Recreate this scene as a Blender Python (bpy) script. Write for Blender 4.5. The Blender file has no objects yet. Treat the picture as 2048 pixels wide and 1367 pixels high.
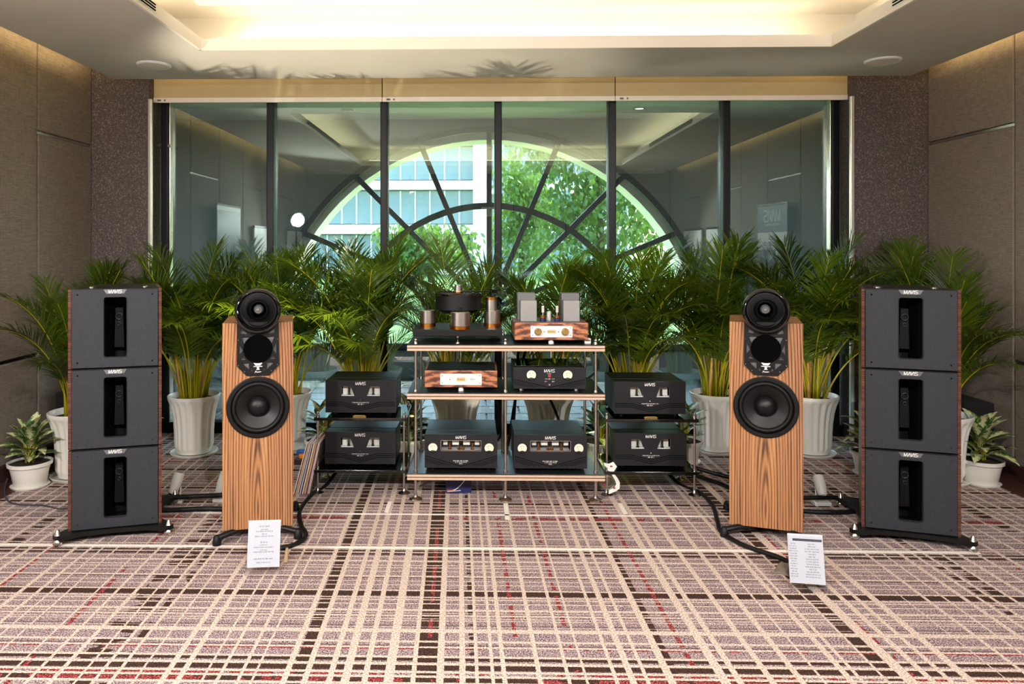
import bpy, bmesh, math, random
from mathutils import Vector, Matrix, Euler
R = math.radians
PI = math.pi
SC = bpy.context.scene
COL = SC.collection
random.seed(7)

# ------------------------------------------------------------------ camera
cam = bpy.data.cameras.new('camera')
cam.sensor_width = 36.0
cam.lens = 36.0 * 1500 / 2048
cam.shift_x = (1024 - 919) / 2048
cam.shift_y = (495 - 683.5) / 2048
cam.clip_end = 500
camo = bpy.data.objects.new('camera', cam)
COL.objects.link(camo)
camo.location = (0, 0, 1.5)
camo.rotation_euler = (R(90), 0, R(1.2))
SC.camera = camo

# ------------------------------------------------------------------ view, world, sun
SC.view_settings.view_transform = 'Standard'
SC.view_settings.look = 'None'
SC.view_settings.gamma = 1.0
SC.view_settings.use_curve_mapping = False
SC.view_settings.exposure = 1.2
try:
    SC.cycles.use_denoising = True
    SC.cycles.max_bounces = 10
    SC.cycles.transparent_max_bounces = 24
    SC.cycles.sample_clamp_indirect = 6.0
    SC.cycles.caustics_reflective = False
    SC.cycles.caustics_refractive = False
except Exception:
    pass
SUN_EL, SUN_AZ = 58, 40          # the sun stands behind the arch window, a little to the right
world = bpy.data.worlds.new('sky')
SC.world = world
world.use_nodes = True
wn = world.node_tree
sky = wn.nodes.new('ShaderNodeTexSky')
sky.sky_type = 'NISHITA'
sky.sun_disc = False
sky.sun_elevation = R(SUN_EL)
sky.sun_rotation = R(SUN_AZ)
sky.air_density = 1.3
sky.dust_density = 2.5
wn.links.new(sky.outputs[0], wn.nodes['Background'].inputs[0])
wn.nodes['Background'].inputs[1].default_value = 1.1
sl = bpy.data.lights.new('sun', 'SUN')
sl.energy = 6.0
sl.angle = R(0.6)
sl.color = (1.0, 0.95, 0.86)
so = bpy.data.objects.new('sun', sl)
COL.objects.link(so)
so.location = (6, 16, 14)
sd = Vector((math.sin(R(SUN_AZ)) * math.cos(R(SUN_EL)), math.cos(R(SUN_AZ)) * math.cos(R(SUN_EL)), math.sin(R(SUN_EL))))
so.rotation_euler = sd.to_track_quat('Z', 'Y').to_euler()

E_COVE, E_WALLWASH, E_BLIND = 5.5, 18.0, 2.6     # radiance of the hidden strip lights
W_STUDIO = 28                                   # studio lamp behind the camera, left
W_FILL = 185                                      # downlights added behind the camera to brighten carpet and fronts
W_UP = 12                                         # little floor spots under the palms

# ------------------------------------------------------------------ materials
def lin(c):
    return tuple(((v / 255) / 12.92 if v / 255 <= 0.04045 else ((v / 255 + 0.055) / 1.055) ** 2.4) for v in c)
MATS = {}
class NT:
    """small helper around a node tree"""
    def __init__(self, name):
        self.m = bpy.data.materials.new(name)
        self.m.use_nodes = True
        self.t = self.m.node_tree
        self.b = self.t.nodes['Principled BSDF']
        self.out = self.t.nodes['Material Output']
        MATS[name] = self.m
    def n(self, kind, **kw):
        nd = self.t.nodes.new('ShaderNode' + kind)
        for k, v in kw.items():
            setattr(nd, k, v)
        return nd
    def l(self, a, b):
        self.t.links.new(a, b)
    def val(self, sock, v):
        if hasattr(v, 'links') or hasattr(v, 'is_linked'):
            self.l(v, sock)
        else:
            sock.default_value = v
    def math(self, op, a, b=None, c=None, clamp=False):
        nd = self.n('Math', operation=op, use_clamp=clamp)
        self.val(nd.inputs[0], a)
        if b is not None: self.val(nd.inputs[1], b)
        if c is not None: self.val(nd.inputs[2], c)
        return nd.outputs[0]
    def mix(self, fac, a, b, mode='MIX'):
        nd = self.n('Mix', data_type='RGBA', blend_type=mode)
        self.val(nd.inputs[0], fac)
        self.val(nd.inputs[6], a if not isinstance(a, tuple) else (*a[:3], 1))
        self.val(nd.inputs[7], b if not isinstance(b, tuple) else (*b[:3], 1))
        return nd.outputs[2]
    def coord(self, scale=(1, 1, 1), kind='Object', loc=(0, 0, 0), rot=(0, 0, 0)):
        tc = self.n('TexCoord')
        mp = self.n('Mapping')
        mp.inputs['Scale'].default_value = scale
        mp.inputs['Location'].default_value = loc
        mp.inputs['Rotation'].default_value = rot
        self.l(tc.outputs[kind], mp.inputs[0])
        return mp.outputs[0]
    def noise(self, vec, scale, detail=3, rough=0.55, dist=0):
        nd = self.n('TexNoise')
        self.l(vec, nd.inputs['Vector'])
        nd.inputs['Scale'].default_value = scale
        nd.inputs['Detail'].default_value = detail
        nd.inputs['Roughness'].default_value = rough
        nd.inputs['Distortion'].default_value = dist
        return nd.outputs[0]
    def ramp(self, fac, stops, interp='LINEAR'):
        nd = self.n('ValToRGB')
        cr = nd.color_ramp
        cr.interpolation = interp
        while len(cr.elements) < len(stops): cr.elements.new(0.5)
        for e, (p, c) in zip(cr.elements, stops):
            e.position = p
            e.color = (*c[:3], 1) if isinstance(c, tuple) else (c, c, c, 1)
        self.l(fac, nd.inputs[0])
        return nd.outputs[0]
    def bump(self, h, strength=0.3, dist=0.002):
        nd = self.n('Bump')
        nd.inputs['Strength'].default_value = strength
        nd.inputs['Distance'].default_value = dist
        self.l(h, nd.inputs['Height'])
        self.l(nd.outputs[0], self.b.inputs['Normal'])
    def set(self, **kw):
        for k, v in kw.items():
            s = self.b.inputs[k.replace('_', ' ')]
            self.val(s, v if not (isinstance(v, tuple) and len(v) == 3) else (*v, 1))

def P(name, rgb, rough=0.5, metal=0.0, var=0.08, vs=12, bump=0.0, bs=200, coat=0.0, spec=0.5, aniso=None):
    """plain procedural material: base colour with a little noise variation, optional fine bump"""
    t = NT(name)
    c = lin(rgb)
    v = t.coord(aniso or (1, 1, 1))
    f = t.noise(v, vs, 4)
    lo = tuple(max(0, k * (1 - var)) for k in c)
    hi = tuple(min(1, k * (1 + var)) for k in c)
    t.set(Base_Color=t.ramp(f, [(0.3, lo), (0.7, hi)]), Roughness=rough, Metallic=metal)
    t.b.inputs['Specular IOR Level'].default_value = spec
    if coat:
        t.b.inputs['Coat Weight'].default_value = coat
        t.b.inputs['Coat Roughness'].default_value = 0.04
    if bump:
        t.bump(t.noise(v, bs, 2), bump, 0.002)
    return t.m

def emit(name, rgb, strength):
    t = NT(name)
    t.set(Base_Color=(0.8, 0.8, 0.8), Emission_Color=rgb, Emission_Strength=strength)
    return t.m

WALL_FAB = None
def make_materials():
    # fabric wall panels: woven taupe
    t = NT('wall_fabric')
    v = t.coord((1, 1, 1))
    f1 = t.noise(t.coord((8, 8, 160)), 2, 3)
    f2 = t.noise(t.coord((160, 160, 8)), 2, 3)
    f3 = t.noise(v, 1.3, 2)
    s = t.math('ADD', t.math('MULTIPLY', f1, 0.6), t.math('MULTIPLY', f2, 0.4))
    c = t.ramp(s, [(0.36, lin((112, 102, 92))), (0.62, lin((152, 141, 128)))])
    t.set(Base_Color=t.mix(t.math('MULTIPLY', f3, 0.25), c, lin((120, 108, 100))), Roughness=0.9)
    t.b.inputs['Specular IOR Level'].default_value = 0.15
    t.bump(s, 0.4, 0.003)
    # speckled pilasters
    t = NT('pilaster_paper')
    v = t.coord()
    vo = t.n('TexVoronoi'); vo.inputs['Scale'].default_value = 95
    t.l(v, vo.inputs['Vector'])
    f = t.noise(v, 60, 4, 0.7)
    m = t.math('MULTIPLY', vo.outputs['Distance'], f)
    t.set(Base_Color=t.ramp(m, [(0.06, lin((62, 54, 50))), (0.28, lin((88, 78, 73))), (0.5, lin((126, 114, 107)))]), Roughness=0.7)
    t.bump(f, 0.4, 0.003)
    P('plaster', (214, 206, 194), 0.85, var=0.03, vs=2, spec=0.2)
    P('plaster_white', (238, 232, 220), 0.8, var=0.02, vs=2, spec=0.2)
    P('wood_floor', (74, 46, 38), 0.35, var=0.3, vs=6, aniso=(20, 1.5, 20))
    P('wood_base', (66, 42, 34), 0.4, var=0.3, vs=6, aniso=(3, 1.2, 30))
    P('steel', (212, 208, 200), 0.22, 1.0, var=0.05)
    P('steel_trim', (232, 226, 216), 0.3, 0.6, var=0.05, vs=3)
    P('brushed', (196, 190, 182), 0.3, 1.0, var=0.12, vs=3, aniso=(60, 60, 1))
    P('frame_black', (7, 7, 9), 0.4, 0.0, var=0.1, spec=0.25)
    P('blind', (198, 178, 132), 0.8, var=0.04, vs=3, bump=0.15, bs=500)
    P('rail_white', (240, 228, 212), 0.45, var=0.03)
    P('white_gloss', (240, 237, 230), 0.28, var=0.04, vs=5)
    P('white_plastic', (240, 240, 238), 0.4, var=0.02)
    P('paper', (204, 206, 214), 0.75, var=0.01)
    P('ink_grey', (104, 104, 112), 0.8)
    P('ink_dark', (60, 62, 72), 0.8)
    P('black_satin', (9, 9, 10), 0.42, var=0.15, spec=0.35)
    P('black_gloss', (6, 6, 7), 0.06, var=0.1, coat=1.0)
    P('black_rubber', (7, 7, 8), 0.55, var=0.2, spec=0.35)
    P('black_cone', (16, 14, 13), 0.45, var=0.2, vs=40, spec=0.4)
    P('deep_black', (3, 3, 4), 0.6, spec=0.25)
    P('amp_black', (36, 37, 42), 0.38, 0.3, var=0.12, vs=4, bump=0.05, bs=900)
    P('amp_case', (10, 11, 11), 0.45, 0.0, var=0.12, vs=4, spec=0.35)
    P('groove', (1, 1, 2), 0.8, spec=0.05)
    P('baffle_grey', (42, 44, 50), 0.62, var=0.14, vs=60, bump=0.5, bs=260, spec=0.35)
    P('badge', (120, 120, 124), 0.4, 0.6)
    P('logo_white', (238, 238, 236), 0.5, var=0.02)
    P('gold', (214, 176, 104), 0.3, 0.9, var=0.1)
    P('gold_plate', (226, 204, 148), 0.35, 0.5, var=0.08)
    P('bronze', (196, 128, 60), 0.28, 1.0, var=0.15)
    P('silver_plate', (226, 226, 230), 0.45, 0.25, var=0.03)
    P('grey_paint', (150, 148, 146), 0.45, 0.1, var=0.05)
    P('grey_paint_dark', (112, 111, 112), 0.45, 0.1, var=0.05)
    P('ply_edge', (206, 176, 152), 0.55, var=0.14, vs=8, aniso=(4, 4, 60))
    P('shelf_black', (24, 26, 26), 0.35, var=0.1)
    P('glass_black', (8, 9, 10), 0.07, var=0.1, coat=0.5)
    P('meter_face', (240, 232, 210), 0.5, var=0.03)
    P('red_print', (176, 44, 48), 0.5)
    P('navy', (30, 34, 84), 0.45, var=0.08)
    P('orange', (238, 128, 30), 0.45)
    P('blue', (30, 90, 190), 0.45)
    P('soil', (44, 32, 26), 0.9, var=0.4, vs=60, bump=0.8, bs=90)
    P('cane', (176, 138, 66), 0.5, var=0.35, vs=10, aniso=(1, 1, 6))
    P('tape', (238, 232, 222), 0.7, var=0.05, vs=20)
    P('wood_block', (226, 200, 150), 0.6, var=0.1)
    P('banner_grey', (122, 126, 132), 0.5, var=0.08, vs=2)
    P('exit_green', (28, 150, 96), 0.5)
    P('facade_white', (240, 234, 222), 0.7, var=0.04, vs=1)
    P('facade_grey', (148, 156, 160), 0.7, var=0.05, vs=1)
    P('facade_glass', (120, 140, 142), 0.2, 0.0, var=0.2, vs=0.3)
    P('pavement', (168, 170, 168), 0.8, var=0.1, vs=3)
    P('lawn', (70, 104, 44), 0.9, var=0.3, vs=4)
    P('tile_pale', (98, 106, 106), 0.4, var=0.06, vs=4)
    P('corridor_wall', (124, 126, 122), 0.8, var=0.05, vs=2)
    P('arch_frame', (44, 50, 60), 0.4, 0.3)
    P('grille_cloth', (4, 4, 5), 0.95, spec=0.05)
    P('bark', (84, 68, 52), 0.9, var=0.3)
    P('cloth_dark', (20, 20, 22), 0.9)
    emit('strip_warm', (1.0, 0.86, 0.62), E_COVE)
    emit('strip_wash', (1.0, 0.74, 0.36), E_WALLWASH)
    emit('strip_blind', (1.0, 0.80, 0.46), E_BLIND)
    emit('lamp_white', (1.0, 0.96, 0.9), 14)
    emit('lamp_down', (1.0, 0.9, 0.75), 1.6)
    emit('led_red', (1.0, 0.06, 0.06), 1.2)
    emit('filament', (1.0, 0.45, 0.12), 2.0)
    # architectural glass: clear tinted pass-through plus a fresnel reflection
    def glass(name, tint, ior, extra=0.0, rough=0.0, gtint=(1, 1, 1)):
        t = NT(name)
        tr = t.n('BsdfTransparent'); tr.inputs[0].default_value = (*tint, 1)
        gl = t.n('BsdfGlossy'); gl.inputs['Roughness'].default_value = rough; gl.inputs['Color'].default_value = (*gtint, 1)
        lw = t.n('LayerWeight'); lw.inputs[0].default_value = 0.5
        dust = t.noise(t.coord(), 9, 4)
        f0 = 0.5 * ((ior - 1) / (ior + 1)) ** 2      # a pane is two surfaces
        f = t.math('ADD', t.math('MULTIPLY', t.math('POWER', lw.outputs['Facing'], 5.0), 0.6), f0)
        f = t.math('ADD', f, t.math('MULTIPLY', dust, extra), clamp=True)
        mx = t.n('MixShader')
        t.l(f, mx.inputs[0]); t.l(tr.outputs[0], mx.inputs[1]); t.l(gl.outputs[0], mx.inputs[2])
        t.l(mx.outputs[0], t.out.inputs['Surface'])
        t.t.nodes.remove(t.b)
    glass('window_glass', (0.84, 0.91, 0.90), 4.0, 0.02, gtint=(0.82, 1.0, 0.96))
    glass('clear_glass', (0.97, 0.985, 0.98), 1.35, 0.0)
    glass('acrylic', (0.97, 0.975, 0.985), 1.5, 0.01)
    glass('tube_glass', (0.9, 0.88, 0.84), 1.6, 0.02)
    # palm leaflets
    def leaf(name, c1, c2, trans, rough=0.35):
        t = NT(name)
        oi = t.n('ObjectInfo')
        f = t.noise(t.coord(), 5, 3)
        f = t.math('ADD', t.math('MULTIPLY', f, 0.7), t.math('MULTIPLY', oi.outputs['Random'], 0.35))
        c = t.ramp(f, [(0.3, lin(c1)), (0.75, lin(c2))])
        t.set(Base_Color=c, Roughness=rough)
        tl = t.n('BsdfTranslucent'); t.l(t.mix(0.5, c, lin(trans)), tl.inputs[0])
        mx = t.n('MixShader'); mx.inputs[0].default_value = 0.35
        t.l(t.b.outputs[0], mx.inputs[1]); t.l(tl.outputs[0], mx.inputs[2])
        t.l(mx.outputs[0], t.out.inputs['Surface'])
    leaf('palm_leaf', (20, 44, 8), (92, 116, 22), (160, 190, 32))
    leaf('palm_petiole', (150, 146, 14), (216, 204, 36), (224, 214, 40), 0.4)
    leaf('tree_leaf', (48, 84, 34), (120, 160, 64), (150, 190, 70), 0.5)
    # variegated leaf: pale centre along the midrib, green blotches and edge
    t = NT('variegated_leaf')
    tc = t.n('TexCoord'); sx = t.n('SeparateXYZ'); t.l(tc.outputs['Object'], sx.inputs[0])
    across = t.math('MULTIPLY', t.math('ABSOLUTE', sx.outputs[1]), 26.0)
    nz = t.noise(t.coord((40, 70, 40)), 1.2, 3, 0.6)
    g = t.math('ADD', across, t.math('MULTIPLY', t.math('SUBTRACT', nz, 0.5), 2.2))
    c = t.ramp(g, [(0.16, lin((212, 212, 164))), (0.42, lin((150, 168, 100))), (0.72, lin((52, 86, 40)))])
    t.set(Base_Color=c, Roughness=0.4)
    # veneer of the floorstanding speakers: long grain with a cathedral figure
    def veneer(name, dark, mid, light, sx_, sz_, z0, stretch, freq, wa):
        t = NT(name)
        tc = t.n('TexCoord'); s = t.n('SeparateXYZ'); t.l(tc.outputs['Object'], s.inputs[0])
        wob = t.noise(t.coord((sx_, sx_, sz_)), 1.0, 3)
        ax = t.math('MULTIPLY', s.outputs[0], 1.0)
        az = t.math('MULTIPLY', t.math('SUBTRACT', s.outputs[2], z0), stretch)
        ay = t.math('MULTIPLY', s.outputs[1], 0.5)
        rr = t.math('SQRT', t.math('ADD', t.math('ADD', t.math('MULTIPLY', ax, ax), t.math('MULTIPLY', az, az)), t.math('MULTIPLY', ay, ay)))
        ph = t.math('ADD', t.math('MULTIPLY', rr, freq), t.math('MULTIPLY', wob, wa))
        band = t.math('ADD', t.math('MULTIPLY', t.math('SINE', ph), 0.5), 0.5)
        fine = t.noise(t.coord((260, 260, 3.5)), 1.0, 4, 0.7)
        broad = t.noise(t.coord((44, 44, 0.45)), 1.0, 3, 0.65)
        q = t.math('ADD', t.math('ADD', t.math('MULTIPLY', band, 0.17), t.math('MULTIPLY', fine, 0.50)), t.math('MULTIPLY', broad, 0.42))
        t.set(Base_Color=t.ramp(q, [(0.40, lin(dark)), (0.51, lin(mid)), (0.66, lin(light))]), Roughness=0.38)
        t.b.inputs['Specular IOR Level'].default_value = 0.4
    veneer('rosewood', (78, 58, 48), (148, 100, 66), (190, 138, 92), 9, 0.7, 0.16, 0.085, 460, 9.0)
    # bookmatched dark rosewood front of the small components
    t = NT('rosewood_front')
    tc = t.n('TexCoord'); s = t.n('SeparateXYZ'); t.l(tc.outputs['Object'], s.inputs[0])
    axx = t.math('ABSOLUTE', s.outputs[0])
    u = t.math('ADD', t.math('MULTIPLY', s.outputs[2], 150.0), t.math('MULTIPLY', axx, 46.0))
    wob = t.noise(t.coord((14, 14, 40)), 1.0, 4)
    band = t.math('ADD', t.math('MULTIPLY', t.math('SINE', t.math('ADD', u, t.math('MULTIPLY', wob, 12.0))), 0.5), 0.5)
    fine = t.noise(t.coord((20, 20, 400)), 1.0, 3)
    q = t.math('ADD', t.math('MULTIPLY', band, 0.65), t.math('MULTIPLY', fine, 0.35))
    t.set(Base_Color=t.ramp(q, [(0.12, lin((64, 44, 44))), (0.45, lin((146, 88, 62))), (0.8, lin((190, 124, 88)))]), Roughness=0.35)
    # macassar sides of the bass towers: fine horizontal stripes
    t = NT('macassar')
    f = t.noise(t.coord((6, 6, 260)), 1.0, 3, 0.6)
    t.set(Base_Color=t.ramp(f, [(0.35, lin((30, 18, 16))), (0.55, lin((96, 56, 42))), (0.72, lin((140, 92, 70)))]), Roughness=0.3)
make_materials()

# ------------------------------------------------------------------ carpet material
CREAM = [(-1.924, -1.906), (-1.845, -1.832), (-1.783, -1.772), (-1.711, -1.7), (-1.588, -1.579), (-1.499, -1.488), (-1.418, -1.403), (-1.332, -1.322), (-1.27, -1.257), (-1.21, -1.198), (-1.131, -1.121), (-1.04, -1.021), (-0.984, -0.964), (-0.897, -0.889), (-0.846, -0.83), (-0.771, -0.758), (-0.723, -0.712), (-0.618, -0.594), (-0.544, -0.525), (-0.459, -0.44), (-0.41, -0.38), (-0.335, -0.316), (-0.26, -0.225), (-0.167, -0.15), (-0.076, -0.054), (0.004, 0.026), (0.057, 0.07), (0.114, 0.128), (0.15, 0.167), (0.274, 0.293), (0.376, 0.389), (0.439, 0.45), (0.539, 0.555), (0.591, 0.614), (0.648, 0.662), (0.723, 0.75), (0.907, 0.938), (0.962, 0.985), (1.072, 1.097), (1.177, 1.199), (1.261, 1.268), (1.35, 1.371), (1.394, 1.408), (1.481, 1.492), (1.544, 1.586), (1.629, 1.652), (1.696, 1.716), (1.762, 1.789), (1.902, 1.907), (1.989, 2.003), (2.076, 2.087), (2.156, 2.174), (2.222, 2.236), (2.279, 2.291), (2.36, 2.376)]
DARK = [(-0.15, -0.076), (-0.594, -0.544), (0.75, 0.777), (1.492, 1.544), (-1.322, -1.27), (-1.257, -1.21), (-1.385, -1.338), (2.235, 2.278), (2.291, 2.36), (0.031, 0.055), (-2.3, -2.24), (2.9, 2.96)]
RED = [(-0.126, -0.115), (-0.646, -0.633), (0.406, 0.419), (0.508, 0.517), (0.287, 0.295), (1.566, 1.586), (-1.568, -1.555), (0.204, 0.213), (0.834, 0.847), (-2.05, -2.03), (2.6, 2.62)]
ROWC = [(4.309, 4.323), (4.26, 4.277), (4.202, 4.215), (4.109, 4.13), (4.052, 4.064), (4.002, 4.016), (3.954, 3.966), (3.905, 3.916), (3.86, 3.871), (3.778, 3.789), (3.752, 3.764), (3.713, 3.72), (3.683, 3.691), (3.63, 3.64), (3.576, 3.595), (3.533, 3.542), (3.505, 3.515), (3.467, 3.474), (3.41, 3.426), (3.367, 3.375), (3.33, 3.336), (3.272, 3.285), (3.21, 3.22), (3.188, 3.198), (3.153, 3.161), (3.093, 3.11), (3.071, 3.077), (3.049, 3.061), (3.027, 3.032), (3.011, 3.016), (2.961, 2.966), (2.919, 2.948), (2.847, 2.861), (2.808, 2.818), (2.74, 2.753), (2.691, 2.709), (2.641, 2.656), (2.614, 2.626), (2.57, 2.584)]
ROWD = [(4.35, 4.409), (3.696, 3.713), (3.656, 3.676), (3.397, 3.409), (3.226, 3.272), (2.781, 2.797), (2.709, 2.74), (2.656, 2.691), (2.584, 2.614), (4.62, 4.66), (5.02, 5.07), (5.4, 5.43), (2.2, 2.26), (1.6, 1.64), (0.9, 0.95), (0.1, 0.15)]
ROWR = [(4.13, 4.162), (2.797, 2.812), (2.626, 2.639), (2.575, 2.602), (4.8, 4.83), (5.2, 5.22), (1.9, 1.93), (1.2, 1.23)]
def carpet():
    rnd = random.Random(3)
    def fill(a, b, gap, w):
        out, x = [], a
        while x < b:
            ww = rnd.uniform(*w); out.append((x, x + ww)); x += ww + rnd.uniform(*gap)
        return out
    cx = fill(-3.1, -2.0, (0.045, 0.1), (0.009, 0.022)) + sorted(CREAM) + fill(2.44, 3.7, (0.045, 0.1), (0.009, 0.022))
    cy = fill(-1.4, 2.52, (0.03, 0.07), (0.008, 0.02)) + sorted(ROWC) + fill(4.36, 5.9, (0.03, 0.06), (0.008, 0.016))
    t = NT('carpet_plaid')
    tc = t.n('TexCoord'); s = t.n('SeparateXYZ'); t.l(tc.outputs['Object'], s.inputs[0])
    fz = t.math('MULTIPLY', t.math('SUBTRACT', t.noise(t.coord(), 190, 2), 0.5), 0.009)
    fz2 = t.math('MULTIPLY', t.math('SUBTRACT', t.noise(t.coord(loc=(3, 1, 0)), 170, 2), 0.5), 0.007)
    X = t.math('ADD', t.math('ADD', s.outputs[0], t.math('MULTIPLY', s.outputs[1], 0.023)), fz)
    Y = t.math('ADD', s.outputs[1], fz2)
    def stripes(co, lst):
        lst = sorted(lst); total = None
        for i in range(0, len(lst), 15):
            ch = lst[i:i + 15]
            lo, hi = ch[0][0] - 0.01, ch[-1][1] + 0.01
            mr = t.n('MapRange'); mr.clamp = True
            t.l(co, mr.inputs[0])
            mr.inputs[1].default_value = lo; mr.inputs[2].default_value = hi
            st = [(0.0, 0.0)]
            for a, b in ch:
                st += [((a - lo) / (hi - lo), 1.0), ((b - lo) / (hi - lo), 0.0)]
            o = t.ramp(mr.outputs[0], st, 'CONSTANT')
            total = o if total is None else t.math('MAXIMUM', total, o)
        return total
    CXm, CYm = stripes(X, cx), stripes(Y, cy)
    edge = [(b_ , b_ + 0.006) for k_, (a_, b_) in enumerate(cy) if k_ % 3 == 0]
    EYm = stripes(Y, edge)
    DXm, DYm, RXm, RYm = t.math('MAXIMUM', stripes(X, DARK[:4]), t.math('MULTIPLY', stripes(X, DARK[4:]), t.math('GREATER_THAN', t.noise(t.coord((5, 14, 1), loc=(4, 4, 0)), 1.0, 2), 0.5))), stripes(Y, ROWD), stripes(X, RED), stripes(Y, ROWR)
    sp = t.noise(t.coord(), 170, 2, 0.6)
    sp2 = t.noise(t.coord(loc=(5, 2, 0)), 150, 2, 0.6)
    med = t.noise(t.coord(loc=(2, 9, 0)), 14, 2)
    big = t.noise(t.coord(loc=(1, 7, 0)), 2.2, 2)
    mauve = t.ramp(sp, [(0.38, lin((52, 38, 44))), (0.49, lin((124, 103, 111))), (0.60, lin((200, 180, 178)))])
    dark = t.ramp(sp2, [(0.36, lin((38, 26, 22))), (0.64, lin((84, 62, 54)))])
    red = t.ramp(sp2, [(0.42, lin((58, 34, 32))), (0.49, lin((142, 34, 44))), (0.62, lin((180, 104, 102)))])
    cream = t.ramp(sp2, [(0.36, lin((164, 138, 122))), (0.50, lin((204, 184, 170))), (0.62, lin((232, 218, 206)))])
    mauve = t.mix(t.math('MULTIPLY', t.math('SUBTRACT', med, 0.35, clamp=True), 0.6), mauve, lin((196, 176, 168)))
    c = t.mix(t.math('MAXIMUM', DXm, DYm), mauve, dark)
    c = t.mix(t.math('MULTIPLY', EYm, 0.6), c, dark)
    rm = t.math('MULTIPLY', t.math('MAXIMUM', RXm, RYm), t.math('GREATER_THAN', t.math('ADD', t.math('MULTIPLY', big, 0.55), t.math('MULTIPLY', med, 0.5)), 0.50))
    c = t.mix(rm, c, red)
    # the row lines fade in and out along their length, the column lines are solid
    thin = t.math('GREATER_THAN', t.math('ADD', sp2, t.math('MULTIPLY', big, 0.25)), 0.50)
    c = t.mix(t.math('MULTIPLY', CYm, t.math('ADD', t.math('MULTIPLY', thin, 0.25), 0.75)), c, cream)
    c = t.mix(CXm, c, cream)
    t.set(Base_Color=c, Roughness=0.95)
    t.b.inputs['Specular IOR Level'].default_value = 0.1
    t.bump(sp, 0.5, 0.004)
    return t.m
carpet()

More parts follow.
